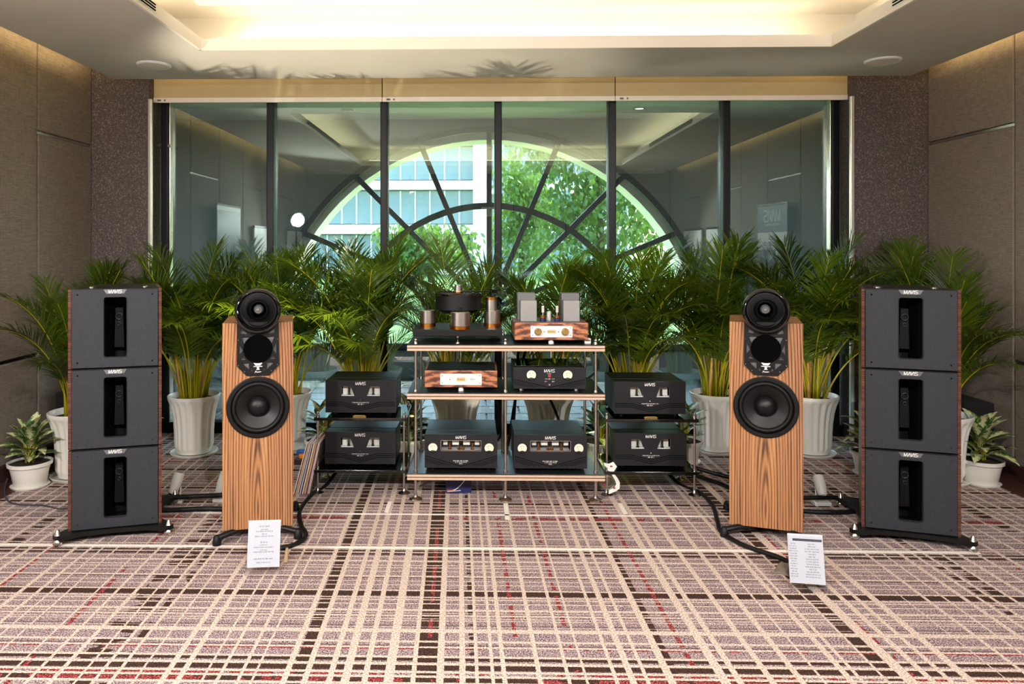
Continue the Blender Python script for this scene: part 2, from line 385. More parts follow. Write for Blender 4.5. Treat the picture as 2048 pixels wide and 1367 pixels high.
# ------------------------------------------------------------------ mesh helpers
class B:
    def __init__(self):
        self.bm = bmesh.new()
    def box(self, c, s, bev=0.0, seg=2, rot=None):
        m = Matrix.Translation(c)
        if rot: m = m @ Euler(rot).to_matrix().to_4x4()
        m = m @ Matrix.Diagonal((s[0], s[1], s[2], 1))
        r = bmesh.ops.create_cube(self.bm, size=1.0, matrix=m)
        if bev > 0:
            es = list({e for v in r['verts'] for e in v.link_edges})
            bmesh.ops.bevel(self.bm, geom=es, offset=min(bev, min(s) * 0.45), segments=seg, affect='EDGES', profile=0.5)
        return self
    def cyl(self, p0, p1, r0, r1=None, seg=16, cap=True):
        r1 = r0 if r1 is None else r1
        p0, p1 = Vector(p0), Vector(p1)
        d = p1 - p0
        q = d.to_track_quat('Z', 'Y').to_matrix().to_4x4()
        m = Matrix.Translation((p0 + p1) / 2) @ q
        bmesh.ops.create_cone(self.bm, cap_ends=cap, segments=seg, radius1=r0, radius2=max(r1, 1e-5), depth=d.length, matrix=m)
        return self
    def lathe(self, prof, seg=32, m=None, mod=None, cap0=False, cap1=False):
        m = m or Matrix.Identity(4)
        rings = []
        for k, (r, z) in enumerate(prof):
            ring = []
            for i in range(seg):
                a = 2 * PI * i / seg
                rr = r * (mod(a, k) if mod else 1)
                ring.append(self.bm.verts.new(m @ Vector((rr * math.cos(a), rr * math.sin(a), z))))
            rings.append(ring)
        for a, b in zip(rings, rings[1:]):
            for i in range(seg):
                j = (i + 1) % seg
                self.bm.faces.new((a[i], a[j], b[j], b[i]))
        if cap0: self.bm.faces.new(rings[0][::-1])
        if cap1: self.bm.faces.new(rings[-1])
        return self
    def tube(self, pts, r, seg=8, taper=None):
        pts = [Vector(p) for p in pts]
        n = len(pts)
        up = Vector((0, 0, 1))
        rings = []
        prev = None
        for i, p in enumerate(pts):
            d = (pts[min(i + 1, n - 1)] - pts[max(i - 1, 0)]).normalized()
            if prev is None:
                a = d.cross(up)
                if a.length < 1e-3: a = d.cross(Vector((1, 0, 0)))
                a.normalize()
            else:
                a = (prev - d * prev.dot(d)).normalized()
            prev = a
            b = d.cross(a)
            rr = r if taper is None else r + (taper - r) * i / (n - 1)
            rings.append([self.bm.verts.new(p + a * rr * math.cos(2 * PI * k / seg) + b * rr * math.sin(2 * PI * k / seg)) for k in range(seg)])
        for x, y in zip(rings, rings[1:]):
            for k in range(seg):
                j = (k + 1) % seg
                self.bm.faces.new((x[k], x[j], y[j], y[k]))
        self.bm.faces.new(rings[0][::-1]); self.bm.faces.new(rings[-1])
        return self
    def sphere(self, c, r, seg=16, sc=(1, 1, 1)):
        m = Matrix.Translation(c) @ Matrix.Diagonal((sc[0], sc[1], sc[2], 1))
        bmesh.ops.create_uvsphere(self.bm, u_segments=seg, v_segments=max(6, seg // 2), radius=r, matrix=m)
        return self
    def torus(self, c, R_, r, seg=40, ring=10, m=None):
        m = m or Matrix.Identity(4)
        prof = []
        g = []
        for i in range(seg):
            a = 2 * PI * i / seg
            row = []
            for k in range(ring):
                b = 2 * PI * k / ring
                v = Vector(((R_ + r * math.cos(b)) * math.cos(a), (R_ + r * math.cos(b)) * math.sin(a), r * math.sin(b)))
                row.append(self.bm.verts.new(Vector(c) + (m.to_3x3() @ v)))
            g.append(row)
        for i in range(seg):
            for k in range(ring):
                self.bm.faces.new((g[i][k], g[(i + 1) % seg][k], g[(i + 1) % seg][(k + 1) % ring], g[i][(k + 1) % ring]))
        return self
    def prism(self, poly, y0, y1):
        """polygon in x,z pushed from y0 to y1"""
        a = [self.bm.verts.new((x, y0, z)) for x, z in poly]
        b = [self.bm.verts.new((x, y1, z)) for x, z in poly]
        self.bm.faces.new(a); self.bm.faces.new(b[::-1])
        n = len(poly)
        for i in range(n):
            j = (i + 1) % n
            self.bm.faces.new((a[j], a[i], b[i], b[j]))
        return self
    def strokes(self, lines, w, y, depth=0.0008):
        """flat lettering strokes in the x,z plane standing proud of y towards -y"""
        for pl in lines:
            for (x0, z0), (x1, z1) in zip(pl, pl[1:]):
                d = Vector((x1 - x0, z1 - z0)); L = d.length
                if L < 1e-6: continue
                d /= L; nrm = Vector((-d.y, d.x)) * (w / 2); e = d * (w * 0.35)
                q = [(x0 - e.x + nrm.x, z0 - e.y + nrm.y), (x1 + e.x + nrm.x, z1 + e.y + nrm.y), (x1 + e.x - nrm.x, z1 + e.y - nrm.y), (x0 - e.x - nrm.x, z0 - e.y - nrm.y)]
                self.prism(q, y, y - depth)
        return self
    def mesh(self, name, smooth=None):
        bmesh.ops.recalc_face_normals(self.bm, faces=self.bm.faces)
        me = bpy.data.meshes.new(name)
        self.bm.to_mesh(me); self.bm.free()
        if smooth:
            me.polygons.foreach_set('use_smooth', [True] * len(me.polygons))
            me.set_sharp_from_angle(angle=R(smooth))
        return me
    def obj(self, name, mat, parent=None, loc=None, rot=None, smooth=None):
        return mko(name, self.mesh(name, smooth), mat, parent, loc, rot)

def mko(name, me, mat=None, parent=None, loc=None, rot=None):
    o = bpy.data.objects.new(name, me)
    COL.objects.link(o)
    if mat is not None and me is not None and len(me.materials) == 0:
        for m in (mat if isinstance(mat, (list, tuple)) else [mat]):
            me.materials.append(MATS[m])
    if parent is not None: o.parent = parent
    if loc is not None: o.location = loc
    if rot is not None: o.rotation_euler = rot
    return o

def plate(outer, holes, th, y=0.0, name='plate', flat=False, bevel=0.0):
    """sheet with holes; upright in x,z (front at y) or flat in x,y"""
    cu = bpy.data.curves.new(name, 'CURVE')
    cu.dimensions = '2D'; cu.fill_mode = 'BOTH'
    cu.extrude = th / 2
    for poly in [outer] + list(holes):
        sp = cu.splines.new('POLY')
        sp.points.add(len(poly) - 1)
        for p, (a, b) in zip(sp.points, poly): p.co = (a, b, 0, 1)
        sp.use_cyclic_u = True
    ob = bpy.data.objects.new(name, cu)
    me = bpy.data.meshes.new_from_object(ob)
    bpy.data.objects.remove(ob); bpy.data.curves.remove(cu)
    me.name = name
    me.materials.clear()
    if flat:
        for v in me.vertices: v.co = (v.co.x, v.co.y, v.co.z + y)
    else:
        for v in me.vertices: v.co = (v.co.x, -v.co.z + y + th / 2, v.co.y)
    return me

def rect(x0, x1, z0, z1): return [(x0, z0), (x1, z0), (x1, z1), (x0, z1)]
def rrect(x0, x1, z0, z1, r, n=4):
    out = []
    for cx, cz, a0 in ((x1 - r, z0 + r, -90), (x1 - r, z1 - r, 0), (x0 + r, z1 - r, 90), (x0 + r, z0 + r, 180)):
        for k in range(n + 1):
            a = R(a0 + 90 * k / n); out.append((cx + r * math.cos(a), cz + r * math.sin(a)))
    return out
def circ(cx, cz, r, n=40): return [(cx + r * math.cos(2 * PI * k / n), cz + r * math.sin(2 * PI * k / n)) for k in range(n)]

def tag(o, label, cat, group=None):
    o['label'] = label; o['category'] = cat
    if group: o['group'] = group
    return o
def thing(name, label, cat, loc=(0, 0, 0), rz=0.0, group=None):
    o = bpy.data.objects.new(name, None); COL.objects.link(o)
    o.empty_display_size = 0.1
    o.location = loc; o.rotation_euler = (0, 0, rz)
    return tag(o, label, cat, group)
def struct(o): o['kind'] = 'structure'; return o
def copy_tree(src, parent=None):
    c = src.copy(); COL.objects.link(c); c.parent = parent
    for ch in [k for k in src.children]:
        copy_tree(ch, c)
    return c

LOGO = [[(0.0, 0.0), (0.06, 1.0)], [(0.06, 1.0), (0.34, 0.0)], [(0.34, 0.0), (0.74, 1.0)], [(0.74, 1.0), (0.80, 0.0)],
        [(0.98, 0.0), (1.30, 1.0), (1.58, 0.0)], [(1.62, 1.0), (1.86, 0.0), (2.24, 1.0)], [(2.42, 0.0), (2.44, 1.0)],
        [(3.34, 1.0), (2.80, 1.0), (2.66, 0.85), (2.70, 0.6), (2.84, 0.52), (3.20, 0.48), (3.32, 0.36), (3.30, 0.12), (3.16, 0.0), (2.62, 0.0)]]
def logo(b, cx, cz, h, y, w=0.155):
    s = h
    L = [[(cx + (x - 1.67) * s * 1.12, cz + (z - 0.5) * s) for x, z in pl] for pl in LOGO]
    b.strokes(L, w * h, y)
    return b
def tinytext(b, cx, cz, w, h, y, rnd):
    """a printed line too small to read: short strokes in word groups"""
    x = cx - w / 2
    while x < cx + w / 2:
        n = rnd.randint(2, 6)
        for _ in range(n):
            if x > cx + w / 2: break
            b.strokes([[(x, cz - h / 2), (x, cz + h / 2)]] if rnd.random() < .5 else [[(x, cz - h / 2), (x + h * .5, cz - h / 2)], [(x, cz + h / 2), (x + h * .4, cz)]], h * 0.3, y, 0.0004)
            x += h * 0.75
        x += h * 0.7

# ================================================================== SETTING
XL, XR, YC, YB, ZT = -3.03, 3.49, 5.86, -1.35, 3.25
YG = 6.05           # window plane
WX0, WX1 = -2.57, 2.92

struct(mko('floor', B().box((0.23, 2.3, -0.05), (6.7, 7.6, 0.1)).mesh('floor'), 'carpet_plaid'))
for nm, xc in (('left', XL), ('right', XR)):
    s = 1 if xc < 0 else -1
    fb = struct(B().box((xc + s * 0.10, 2.25, 0.0015), (0.20, 7.2, 0.003)).obj('trim_1' if s > 0 else 'trim_2', 'wood_floor'))
    struct(B().box((xc + s * 0.009, 2.25, 0.05), (0.018, 7.2, 0.1), 0.003).obj('baseboard_' + nm, 'wood_base'))
# side walls with separate upholstered panels
def side_wall(nm, x, joints, first_high):
    s = 1 if x < 0 else -1
    w = struct(B().box((x - s * 0.09, 2.3, ZT / 2), (0.12, 7.6, ZT)).obj('wall_' + nm, 'cloth_dark'))
    hi = first_high
    for y1, y0 in zip(joints, joints[1:]):
        zs = 2.30 if hi else 0.76
        for z0, z1 in ((0.10, zs - 0.012), (zs + 0.012, ZT)):
            B().box((x - s * 0.012, (y0 + y1) / 2, (z0 + z1) / 2), (0.03, y1 - y0 - 0.012, z1 - z0), 0.008, 2).obj('panel', 'wall_fabric', w)
        B().box((x - s * 0.016, (y0 + y1) / 2, zs), (0.012, y1 - y0 - 0.02, 0.018)).obj('groove_strip', 'steel' if hi else 'frame_black', w)
        hi = not hi
    return w
side_wall('left', XL, [5.86, 5.13, 4.23, 3.33, 2.43, 1.53, 0.63, -0.35, -1.35], True)
side_wall('right', XR, [5.86, 4.93, 4.03, 3.13, 2.23, 1.33, 0.43, -0.47, -1.35], True)
# front wall either side of the window
for nm, x0, x1, xe in (('front_left', XL - 0.02, WX0, WX0), ('front_right', WX1, XR + 0.02, WX1)):
    w = struct(B().box(((x0 + x1) / 2, YC + 0.16, ZT / 2), (x1 - x0, 0.32, ZT)).obj('wall_' + nm, 'pilaster_paper'))
    B().box((xe + (0.012 if xe < 0 else -0.012), YC - 0.004, 1.34), (0.03, 0.03, 2.66), 0.006).obj('corner_trim', 'steel_trim', w)
# wall behind the camera
wb = struct(B().box((0.23, YB - 0.06, ZT / 2), (6.7, 0.12, ZT)).obj('wall_back', 'cloth_dark'))
for k in range(7):
    a = XL + 0.931 * k
    B().box((a + 0.465, YB - 0.004, ZT / 2), (0.919, 0.03, ZT - 0.02), 0.008).obj('panel', 'wall_fabric', wb)

# ceiling: lowered field with a lit recess
SX0, SX1, SY0, SY1, SZ = -2.79, 3.29, -1.10, 5.74, 2.80
RX0, RX1, RY0, RY1 = -1.81, 2.31, 0.30, 4.90
LZ = 2.872
ce = struct(mko('ceiling', plate(rect(SX0, SX1, SY0, SY1), [rect(RX0, RX1, RY0, RY1)], LZ - SZ, (SZ + LZ) / 2, 'ceiling', True), 'plaster'))
LED = 0.30
UX0, UX1, UY0, UY1, UZ = RX0 - LED, RX1 + LED, RY0 - LED, RY1 + LED, 3.10
b = B()
for c, s in (((0.25, UY1 + 0.02, (LZ + UZ) / 2), (UX1 - UX0 + 0.08, 0.04, UZ - LZ)), ((0.25, UY0 - 0.02, (LZ + UZ) / 2), (UX1 - UX0 + 0.08, 0.04, UZ - LZ)),
             ((UX0 - 0.02, 2.6, (LZ + UZ) / 2), (0.04, UY1 - UY0, UZ - LZ)), ((UX1 + 0.02, 2.6, (LZ + UZ) / 2), (0.04, UY1 - UY0, UZ - LZ))):
    b.box(c, s)
b.obj('recess_wall', 'plaster_white', ce)
B().box((0.25, 2.6, UZ + 0.03), (UX1 - UX0 + 0.08, UY1 - UY0 + 0.08, 0.06)).obj('recess_ceiling', 'plaster_white', ce)
B().box((0.23, 2.4, ZT + 0.05), (6.9, 7.8, 0.1)).obj('ceiling_slab', 'plaster', ce)
b = B()
for c, s in (((0.25, RY1 - 0.003, (SZ + LZ) / 2), (RX1 - RX0 + 0.012, 0.018, LZ - SZ + 0.006)), ((0.25, RY0 + 0.003, (SZ + LZ) / 2), (RX1 - RX0 + 0.012, 0.018, LZ - SZ + 0.006)),
             ((RX0 + 0.003, 2.6, (SZ + LZ) / 2), (0.018, RY1 - RY0, LZ - SZ + 0.006)), ((RX1 - 0.003, 2.6, (SZ + LZ) / 2), (0.018, RY1 - RY0, LZ - SZ + 0.006))):
    b.box(c, s)
b.obj('recess_lip', 'plaster_white', ce)
# hidden strip lights
GS = 'strip lights hidden in the ceiling'
def strip(c, s, mat, label):
    o = B().box(c, s, 0.003).obj('strip_light', mat); tag(o, label, 'strip light', GS)
    return o
strip((0.25, RY1 + 0.14, LZ + 0.012), (3.9, 0.03, 0.02), 'strip_warm', 'strip light on the ledge of the ceiling recess along its window side')
strip((0.25, RY0 - 0.14, LZ + 0.012), (3.9, 0.03, 0.02), 'strip_warm', 'strip light on the ledge of the ceiling recess along its rear side')
strip((RX0 - 0.14, 2.6, LZ + 0.012), (0.03, 4.4, 0.02), 'strip_warm', 'strip light on the ledge of the ceiling recess along its left side')
strip((RX1 + 0.14, 2.6, LZ + 0.012), (0.03, 4.4, 0.02), 'strip_warm', 'strip light on the ledge of the ceiling recess along its right side')
strip((SX0 + 0.05, 2.4, LZ + 0.012), (0.03, 6.4, 0.02), 'strip_wash', 'strip light in the gap between ceiling and left wall')
strip((SX1 - 0.05, 2.4, LZ + 0.012), (0.03, 6.4, 0.02), 'strip_wash', 'strip light in the gap between ceiling and right wall')
strip((0.2, SY1 - 0.06, LZ + 0.012), (5.3, 0.03, 0.02), 'strip_blind', 'strip light in the gap above the roller blinds')
# linear air diffusers on the recess lip
for nm, x, s in (('left', RX0, 1), ('right', RX1, -1)):
    t = thing('air_diffuser', 'slim linear air diffuser in the %s lip of the ceiling recess' % nm, 'air vent', (x + s * 0.013, 3.2, LZ - 0.045))
    B().box((0, 0, 0.018), (0.004, 2.0, 0.055), 0.001).obj('frame', 'plaster_white', t)
    for k in range(3):
        B().box((s * 0.004, 0, 0.002 + k * 0.016), (0.006, 1.94, 0.006)).obj('slot', 'groove', t)
# round ceiling speakers
def ceiling_disc(x, y, label):
    t = thing('ceiling_speaker', label, 'ceiling speaker', (x, y, SZ), group='round white ceiling speakers')
    B().lathe([(0.118, 0.0), (0.118, -0.008), (0.108, -0.014), (0.098, -0.012)], 40, cap1=False).obj('rim', 'white_plastic', t, smooth=40)
    B().lathe([(0.099, -0.010), (0.06, -0.008), (0.001, -0.007)], 40).obj('grille', 'rail_white', t, smooth=40)
ceiling_disc(-2.28, 5.28, 'round white ceiling speaker over the left bass tower')
ceiling_disc(2.83, 5.27, 'round white ceiling speaker over the right bass tower')
ceiling_disc(-2.35, -0.35, 'round white ceiling speaker at the rear left of the room')
ceiling_disc(2.85, -0.35, 'round white ceiling speaker at the rear right of the room')
# downlights; the ones behind the camera are added as fill light
def downlight(x, y, z, label, watt, spot=85, lit=True, tilt=0):
    t = thing('downlight', label, 'downlight', (x, y, z), group='recessed downlights')
    B().lathe([(0.062, 0.0), (0.062, -0.004), (0.05, -0.006), (0.045, 0.0)], 28).obj('trim_ring', 'steel', t, smooth=40)
    B().lathe([(0.046, -0.002), (0.0005, -0.002)], 28).obj('lamp', 'lamp_down' if lit else 'grey_paint_dark', t)
    if lit and watt:
        L = bpy.data.lights.new('downlight_beam', 'SPOT'); L.energy = watt; L.spot_size = R(spot); L.spot_blend = 0.7; L.color = (1, 0.96, 0.92)
        L.shadow_soft_size = 0.035
        o = bpy.data.objects.new('downlight_beam', L); COL.objects.link(o); o.parent = t; o.location = (0, 0, -0.02); o.rotation_euler = (R(tilt), 0, 0)
for i, (x, nm) in enumerate(((-1.46, 'leftmost'), (0.37, 'middle'), (2.2, 'rightmost'))):
    downlight(x, 0.02, SZ, nm + ' of three added fill downlights in the ceiling behind the camera', W_FILL, 118, tilt=42)

# window with six tall panes in black mullions
win = struct(B().box((0.17, YG + 0.02, 0.045), (5.5, 0.10, 0.09), 0.004).obj('window_1', 'frame_black'))
B().box((0.17, YG + 0.02, 2.84), (5.5, 0.10, 0.10), 0.004).obj('head_rail', 'frame_black', win)
MX = [-2.51, -1.652, -0.733, 0.184, 1.095, 2.0, 2.86]
for k, x in enumerate(MX):
    B().box((x, YG + 0.01, 1.44), (0.058, 0.11, 2.72), 0.006).obj('mullion', 'frame_black', win)
    if k in (0, 6):
        B().box((x + (0.036 if k == 0 else -0.036), YG + 0.0, 1.44), (0.012, 0.06, 2.72), 0.004).obj('seal_strip', 'steel', win)
for a, c in zip(MX, MX[1:]):
    B().box(((a + c) / 2, YG + 0.025, 1.44), (c - a - 0.058, 0.010, 2.72)).obj('pane', 'window_glass', win)
for x in (-2.545, -2.462):
    B().cyl((x, YG - 0.055, 2.32), (x, YG - 0.07, 2.32), 0.012).obj('glass_clamp', 'steel', win)
# raised roller blinds
for k, (x0, x1, nm) in enumerate(((-2.575, -0.7405, 'left'), (-0.7395, 1.1045, 'middle'), (1.1055, 2.925, 'right'))):
    t = thing('roller_blind', nm + ' of three raised cream roller blinds above the window', 'roller blind', ((x0 + x1) / 2, 5.95, 2.66), group='raised roller blinds above the window')
    w = x1 - x0
    B().box((0, 0, 0.29), (w - 0.006, 0.003, 0.50)).obj('fabric', 'blind', t)
    B().cyl((-w / 2 + 0.01, 0.02, 0.545), (w / 2 - 0.01, 0.02, 0.545), 0.03).obj('roller_tube', 'rail_white', t, smooth=40)
    rl = B().box((0, 0, 0.018), (w - 0.002, 0.018, 0.040), 0.004).obj('bottom_rail', 'rail_white', t)
    B().box((-w / 2 + 0.05, -0.0095, 0.016), (0.03, 0.001, 0.014)).box((-w / 2 + 0.095, -0.0095, 0.016), (0.012, 0.001, 0.014)).obj('maker_tag', 'ink_grey', rl)

# ================================================================== OUTSIDE THE WINDOW
YA = 8.6
cf = struct(B().box((0.2, 7.4, -0.06), (9.0, 2.6, 0.1)).obj('terrace_floor', 'pavement'))
tm = B().box((0, 0, 0), (0.585, 0.285, 0.02), 0.003, 1).mesh('tile'); tm.materials.append(MATS['tile_pale'])
for i in range(13):
    for j in range(8):
        mko('tile', tm, None, cf, (-3.5 + i * 0.6 + (0.3 if j % 2 else 0), 6.32 + j * 0.3, -0.003))
struct(B().box((0.2, 7.4, 3.02), (9.0, 2.6, 0.1)).obj('terrace_ceiling', 'plaster'))
for x, n in ((-4.0, 'terrace_left'), (4.4, 'terrace_right')):
    struct(B().box((x, 7.4, 1.5), (0.15, 2.6, 3.1)).obj('wall_' + n, 'corridor_wall'))
AX, AZ, AR = 0.16, 0.325, 2.56
SILL = 0.34
def arch_outline(r, zb, zc=AZ):
    return [(AX - r, zb)] + [(AX + r * math.cos(R(180 - a)), zc + r * math.sin(R(180 - a))) for a in range(0, 181, 5)] + [(AX + r, zb)]
aw = struct(mko('wall_arch', plate(rect(-4.2, 4.6, 0, 3.1), [arch_outline(AR, SILL)], 0.12, YA, 'wall_arch'), 'corridor_wall'))
aw2 = struct(mko('wall_arch_outer', plate(rect(-6, 6.4, -0.2, 5.2), [arch_outline(2.45, SILL, 0.305)], 0.38, YA + 0.13, 'wall_arch_outer'), 'facade_white'))
w2 = struct(mko('window_2', plate(arch_outline(AR, SILL), [arch_outline(AR - 0.065, SILL + 0.065)], 0.07, YA - 0.05, 'window_2'), 'arch_frame'))
def ring_band(r1, r0): return [(AX + r1 * math.cos(R(a)), AZ + r1 * math.sin(R(a))) for a in range(0, 181, 6)] + [(AX + r0 * math.cos(R(a)), AZ + r0 * math.sin(R(a))) for a in range(180, -1, -6)]
mko('inner_ring', plate(ring_band(1.69, 1.62), [], 0.06, YA - 0.045, 'inner_ring'), 'arch_frame', w2)
SPZ = 0.785                                     # the spokes meet above the springing line
for k in range(1, 8):
    a = R(22.5 * k)
    d, e = math.cos(a), math.sin(a)
    h = SPZ - AZ                                # length to the outer ring along this direction
    r1 = -h * e + math.sqrt(h * h * e * e + (AR - 0.03) ** 2 - h * h)
    B().box((0, 0, 0), (r1, 0.05, 0.06), 0.004).obj('spoke', 'arch_frame', w2, (AX + d * r1 / 2, YA - 0.015, SPZ + e * r1 / 2), (0, -a, 0))
B().box((AX, YA - 0.015, (SILL + SPZ) / 2), (0.06, 0.05, SPZ - SILL)).obj('mullion', 'arch_frame', w2)
mko('pane', plate(arch_outline(AR - 0.06, SILL + 0.06), [], 0.008, YA - 0.01, 'pane'), 'clear_glass', w2)
# terrace downlights
downlight(-1.36, 7.95, 2.968, 'unlit dark downlight in the terrace ceiling outside the window', 0, lit=False)
downlight(1.73, 7.95, 2.968, 'lit downlight in the terrace ceiling outside the window', 6, 100)
# ground, office building, trees
struct(B().box((0, 60, -0.42), (240, 104, 0.1)).obj('ground_outside', 'lawn'))
bl = thing('office_building', 'pale office building with ribbon windows and white mullions behind the arch', 'building', (-4, 52, -0.4))
B().box((0, 4.2, 8), (30, 8, 16)).obj('wall', 'facade_white', bl)
pm = B().box((0, 0, 0), (0.94, 0.06, 2.25)).mesh('pane'); pm.materials.append(MATS['facade_glass'])
mm = B().box((0, 0, 0), (0.09, 0.16, 2.3)).mesh('mullion'); mm.materials.append(MATS['facade_white'])
for f in range(4):
    z = 1.65 + f * 3.05
    wn_ = B().box((-2.8, -0.06 + 0.2, z), (19.2, 0.2, 2.3)).obj('window_band', 'facade_grey', bl)
    for i in range(19):
        mko('pane', pm, None, wn_, (-11.9 + i * 1.02, 0.0, z))
        if i % 1 == 0: mko('mullion', mm, None, wn_, (-12.4 + i * 1.02, -0.02, z))
    B().box((-2.8, -0.2, z + 1.5), (19.6, 0.5, 0.62), 0.02).obj('ledge', 'facade_white', bl)
B().box((4.35, -0.5, 7.5), (1.0, 1.0, 15)).obj('pier', 'facade_white', bl)
B().box((5.6, -0.2, 7.5), (0.8, 0.6, 15)).obj('dark_pier', 'facade_grey', bl)
for f in range(4):
    z = 1.65 + f * 3.05
    w_ = B().box((10.5, 0.15, z), (8.0, 0.2, 2.3)).obj('window_band', 'facade_glass', bl)
    for i in range(8): mko('mullion', mm, None, w_, (6.9 + i * 1.02, -0.02, z))
def tree(x, y, h, rx, rz, n, seed, label):
    rnd = random.Random(seed)
    t = thing('tree', label, 'tree', (x, y, -0.4), group='leafy trees outside the arch window')
    B().tube([(0, 0, 0), (0.1, 0, h * 0.3), (-0.05, 0.1, h * 0.55), (0.05, 0, h * 0.8)], 0.16, 8, 0.05).obj('trunk', 'bark', t, smooth=60)
    vs, fs = [], []
    blobs = [(Vector((rnd.uniform(-1, 1) * rx * .6, rnd.uniform(-1, 1) * rx * .5, h * 0.55 + rnd.uniform(-1, 1) * rz * .7)), rnd.uniform(.35, .6)) for _ in range(16)]
    for i in range(n):
        c, rr = rnd.choice(blobs)
        d = Vector((rnd.gauss(0, 1), rnd.gauss(0, 1), rnd.gauss(0, 1))).normalized() * (rnd.random() ** 0.4)
        p = c + Vector((d.x * rx * rr, d.y * rx * rr, d.z * rz * rr))
        L = rnd.uniform(.13, .26); w = L * 0.28
        ax = Vector((rnd.gauss(0, .6), rnd.gauss(0, .6), -0.9)).normalized()
        sd_ = ax.cross(Vector((rnd.gauss(0, 1), rnd.gauss(0, 1), rnd.gauss(0, .3)))).normalized()
        k = len(vs)
        vs += [p, p + ax * L * .5 + sd_ * w, p + ax * L, p + ax * L * .5 - sd_ * w]
        fs.append((k, k + 1, k + 2, k + 3))
    me = bpy.data.meshes.new('foliage'); me.from_pydata(vs, [], fs)
    o = mko('foliage', me, 'tree_leaf', t)
tree(3.4, 21, 7.2, 2.6, 3.2, 9000, 1, 'broad drooping leafy tree right of the arch centre')
tree(8.4, 30, 8.6, 3.2, 3.6, 8000, 2, 'dark leafy tree at the right edge of the arch')
tree(1.6, 27, 5.4, 1.4, 2.2, 4500, 3, 'slender pale leafy tree close to the arch centre')
tree(-1.5, 24, 3.0, 1.7, 1.0, 3500, 4, 'low bushy tree in front of the office building')

# ================================================================== BASS TOWERS
YAX = Matrix.Rotation(R(90), 4, 'X')     # turns a lathe axis (z) to face -y
def taper_box(b, w0, w1, y0, y1, z0, z1):
    v = [b.bm.verts.new(p) for p in ((-w0 / 2, y0, z0), (w0 / 2, y0, z0), (w1 / 2, y1, z0), (-w1 / 2, y1, z0), (-w0 / 2, y0, z1), (w0 / 2, y0, z1), (w1 / 2, y1, z1), (-w1 / 2, y1, z1))]
    for f in ((0, 1, 2, 3), (4, 7, 6, 5), (0, 4, 5, 1), (1, 5, 6, 2), (2, 6, 7, 3), (3, 7, 4, 0)):
        b.bm.faces.new([v[i] for i in f])
    return b
CW, CH, CD, CR = 0.446, 0.408, 0.50, 0.30      # cabinet front width, height, depth, rear width
def bass_cabinet(label, loc, rz, top=False):
    t = thing('bass_cabinet', label, 'speaker cabinet', loc, rz, 'stacked bass cabinets')
    wi = CW - 0.03
    rear = CR - 0.03
    f = lambda y: wi + (rear - wi) * y / CD
    taper_box(B(), f(0.2), f(CD), 0.20, CD, 0.0, CH).obj('body', 'black_satin', t)
    for z0, z1 in ((0.0, 0.018), (CH - 0.018, CH)):
        taper_box(B(), f(0.0), f(0.2), 0.002, 0.20, z0, z1).obj('board', 'black_satin', t)
    for s in (-1, 1):
        b = B()
        x0, x1 = s * wi / 2, s * rear / 2
        th = s * 0.015
        v = [b.bm.verts.new(p) for p in ((x0, 0, 0), (x0 + th, 0, 0), (x1 + th, CD, 0), (x1, CD, 0), (x0, 0, CH), (x0 + th, 0, CH), (x1 + th, CD, CH), (x1, CD, CH))]
        for q in ((0, 1, 2, 3), (4, 7, 6, 5), (0, 4, 5, 1), (1, 5, 6, 2), (2, 6, 7, 3), (3, 7, 4, 0)): b.bm.faces.new([v[i] for i in q])
        b.obj('side_panel', 'macassar', t)
    bf = mko('baffle', plate(rect(-wi / 2 + 0.003, wi / 2 - 0.003, 0.004, CH - 0.005), [rrect(-0.054, 0.054, 0.056, 0.364, 0.012)], 0.018, -0.006, 'baffle'), 'baffle_grey', t)
    # rounded lip of the slot
    lp = rrect(-0.054, 0.054, 0.056, 0.364, 0.012)
    mko('slot_lip', plate(rrect(-0.057, 0.057, 0.053, 0.367, 0.014), [lp], 0.003, -0.0085, 'slot_lip'), 'amp_black', bf)
    # folded horn behind the slot
    for s in (-1, 1):
        B().box((s * 0.075, 0.10, CH / 2), (0.012, 0.22, CH - 0.04), rot=(0, 0, s * 0.42)).obj('horn_wall', 'black_satin', t)
    B().box((0, 0.19, CH / 2), (0.30, 0.01, CH - 0.04)).obj('horn_back', 'deep_black', t)
    th_ = B().prism([(-0.024, 0.09), (0.024, 0.09), (0.018, 0.30), (-0.018, 0.30)], 0.12, 0.185).obj('throat_block', 'deep_black', t)
    B().torus((0, 0.118, 0.255), 0.016, 0.005, 24, 8, YAX).torus((0, 0.118, 0.215), 0.009, 0.004, 20, 8, YAX).obj('throat_ring', 'amp_black', th_, smooth=60)
    bd = B().prism([(-0.056, CH - 0.004), (-0.042, CH - 0.026), (0.042, CH - 0.026), (0.056, CH - 0.004)], -0.0062, -0.009).obj('badge', 'badge', t)
    logo(B(), 0, CH - 0.0145, 0.0165, -0.0092).obj('logo', 'logo_white', bd)
    for x in (-wi / 2 + 0.03, wi / 2 - 0.03):
        for z in (0.03, CH - 0.03):
            B().cyl((x, -0.004, z), (x, -0.009, z), 0.0045, 0.0035, 12).obj('screw', 'black_gloss', t)
    if top:
        for x in (-0.13, 0.13):
            B().lathe([(0.018, 0), (0.018, 0.006), (0.010, 0.010), (0.001, 0.010)], 20, Matrix.Translation((x, 0.10, CH))).obj('stud', 'steel', t, smooth=40)
    return t
